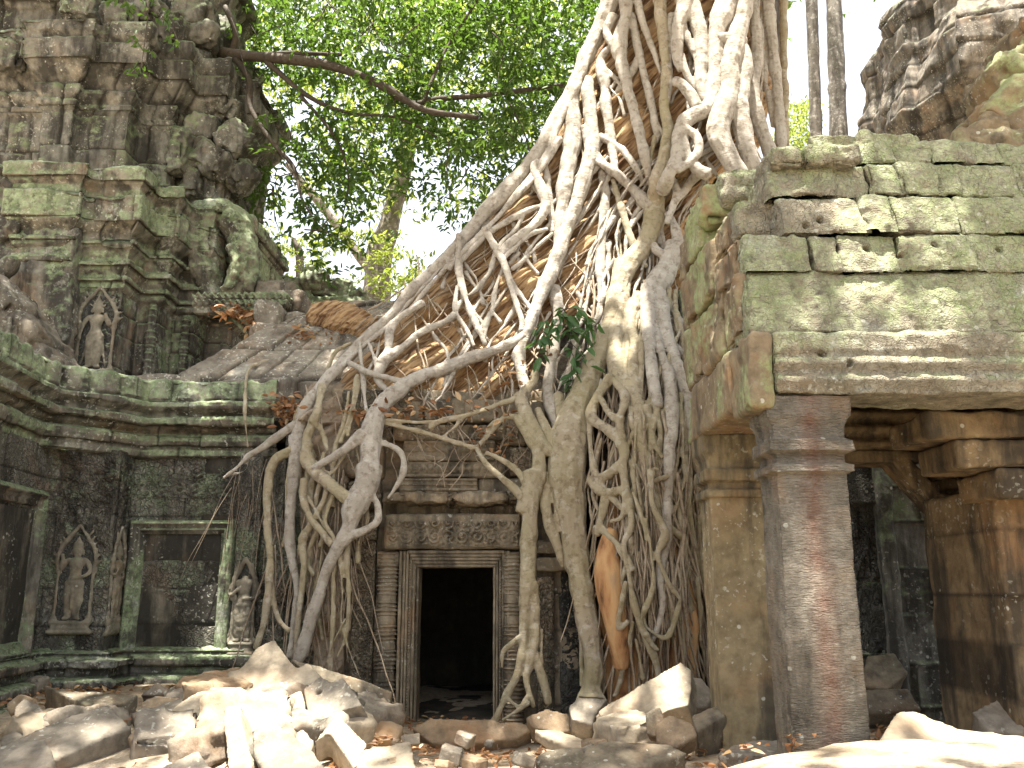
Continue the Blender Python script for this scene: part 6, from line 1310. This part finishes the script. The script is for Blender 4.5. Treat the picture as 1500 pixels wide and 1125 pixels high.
# high unseen crown of the fig, leaves and gaps shaped to shade the courtyard
def crown_shade():
    r = np.random.RandomState(77); n = 7000
    Tn = np.array([SUN.x, SUN.y, SUN.z]); C = np.c_[r.uniform(-10, 12, n), r.uniform(-4, 12, n), r.uniform(15.8, 19, n)]
    k = (C[:, 2:3]-1.0)/Tn[2]; G = C-Tn*k; g = np.c_[G[:, 0], G[:, 1], G[:, 0]*0]
    ok = (G[:, 1] < 13.4) | (G[:, 0] < -3.6); prob = np.full(n, 1.0)
    def gap(x, y, rx, ry, a=1.0): return a*np.clip(1.5-np.hypot((G[:, 0]-x)/rx, (G[:, 1]-y)/ry), 0, 1)
    for q in ((-1.35, 6.3, 1.0, .65, 2.4), (-2.1, 7.0, .5, .3, 1.2), (-2.9, 6.3, .5, .25, 1.1), (1.2, 7.5, .75, .45, 2.2), (3.2, 4.9, 2.9, .5, 2.4), (3.1, 5.6, .8, .35, 1.5), (-3.7, 7.1, .7, .3, 1.1), (1.95, 6.6, .35, .4, 2), (2.4, 5.95, .35, .18, 1.3), (2.9, 6.35, .7, .2, 1.1), (2.3, 11.7, 1.4, 1.2, 2), (-5.4, 9.2, .5, .5, 1.2), (-3.3, 10.0, .7, .3, 1.1), (-4.9, 12.6, .7, .4, 1), (.3, 10.6, .9, .6, .9), (-.4, 5.8, 1.0, .4, 1.5), (-.1, 7.35, .8, .28, 2.2), (-3.6, 11.0, .8, .4, .8), (-5.2, 8.6, .5, .6, .9)): prob -= gap(*q)
    keep = ok & (fbm(g, 1.1, 3, 5)*.28+.5 < prob) & (prob > .2); C = C[keep]
    V, F = sprays(C, 10, .30, .15, .75, 78); link('crown', mk_mesh('crown', V, F), M_leaf, FIG)
crown_shade()

# ------------------------------------------------------------------ litter
def litter(spots, L, Wd, name, lab, seed):
    r = np.random.RandomState(seed); C = []
    for (px, py, Yq, sx, sy, n, on) in spots:
        for _ in range(n):
            p = at(px+r.normal()*sx, py+r.normal()*sy, Yq)
            C.append((p[0], p[1]+r.normal()*.1, p[2]+.0))
    C = np.array(C); D = r.normal(size=C.shape)*np.array([1, 1, .35]); V, F = leaves(C, D, L, Wd, seed); o = link(name, mk_mesh(name, V, F), M_litter); o['kind'] = 'stuff'; o['label'] = lab
litter([(352, 458, 11.45, 18, 5, 90, 0), (365, 475, 11.2, 8, 7, 30, 0), (450, 497, 11.0, 12, 8, 90, 0), (482, 505, 10.9, 14, 9, 60, 0), (423, 597, 9.95, 14, 9, 110, 0), (425, 612, 9.9, 8, 8, 40, 0), (560, 605, 9.55, 40, 5, 60, 0), (640, 600, 9.5, 50, 5, 60, 0), (720, 640, 9.5, 20, 20, 40, 0), (760, 560, 9.7, 20, 20, 30, 0)], .11, .045, 'leaf_litter', 'dry orange leaves heaped on roof ledges and between roots', 5)
def ground_litter():
    r = np.random.RandomState(9); n = 5200; x = r.uniform(-6, 4.5, n); y = r.uniform(5.2, 9.9, n); k = fbm(np.c_[x, y, x*0], .9, 3, 4) > -.25; x, y = x[k], y[k]
    z = gz(x, y)+.03+r.uniform(0, .03, len(x)); C = np.c_[x, y, z]; D = r.normal(size=C.shape)*np.array([1, 1, .25]); V, F = leaves(C, D, .075, .03, 6); o = link('leaf_litter', mk_mesh('gl', V, F), M_litter); o['kind'] = 'stuff'; o['label'] = 'dry brown leaves scattered over the ground'
ground_litter()
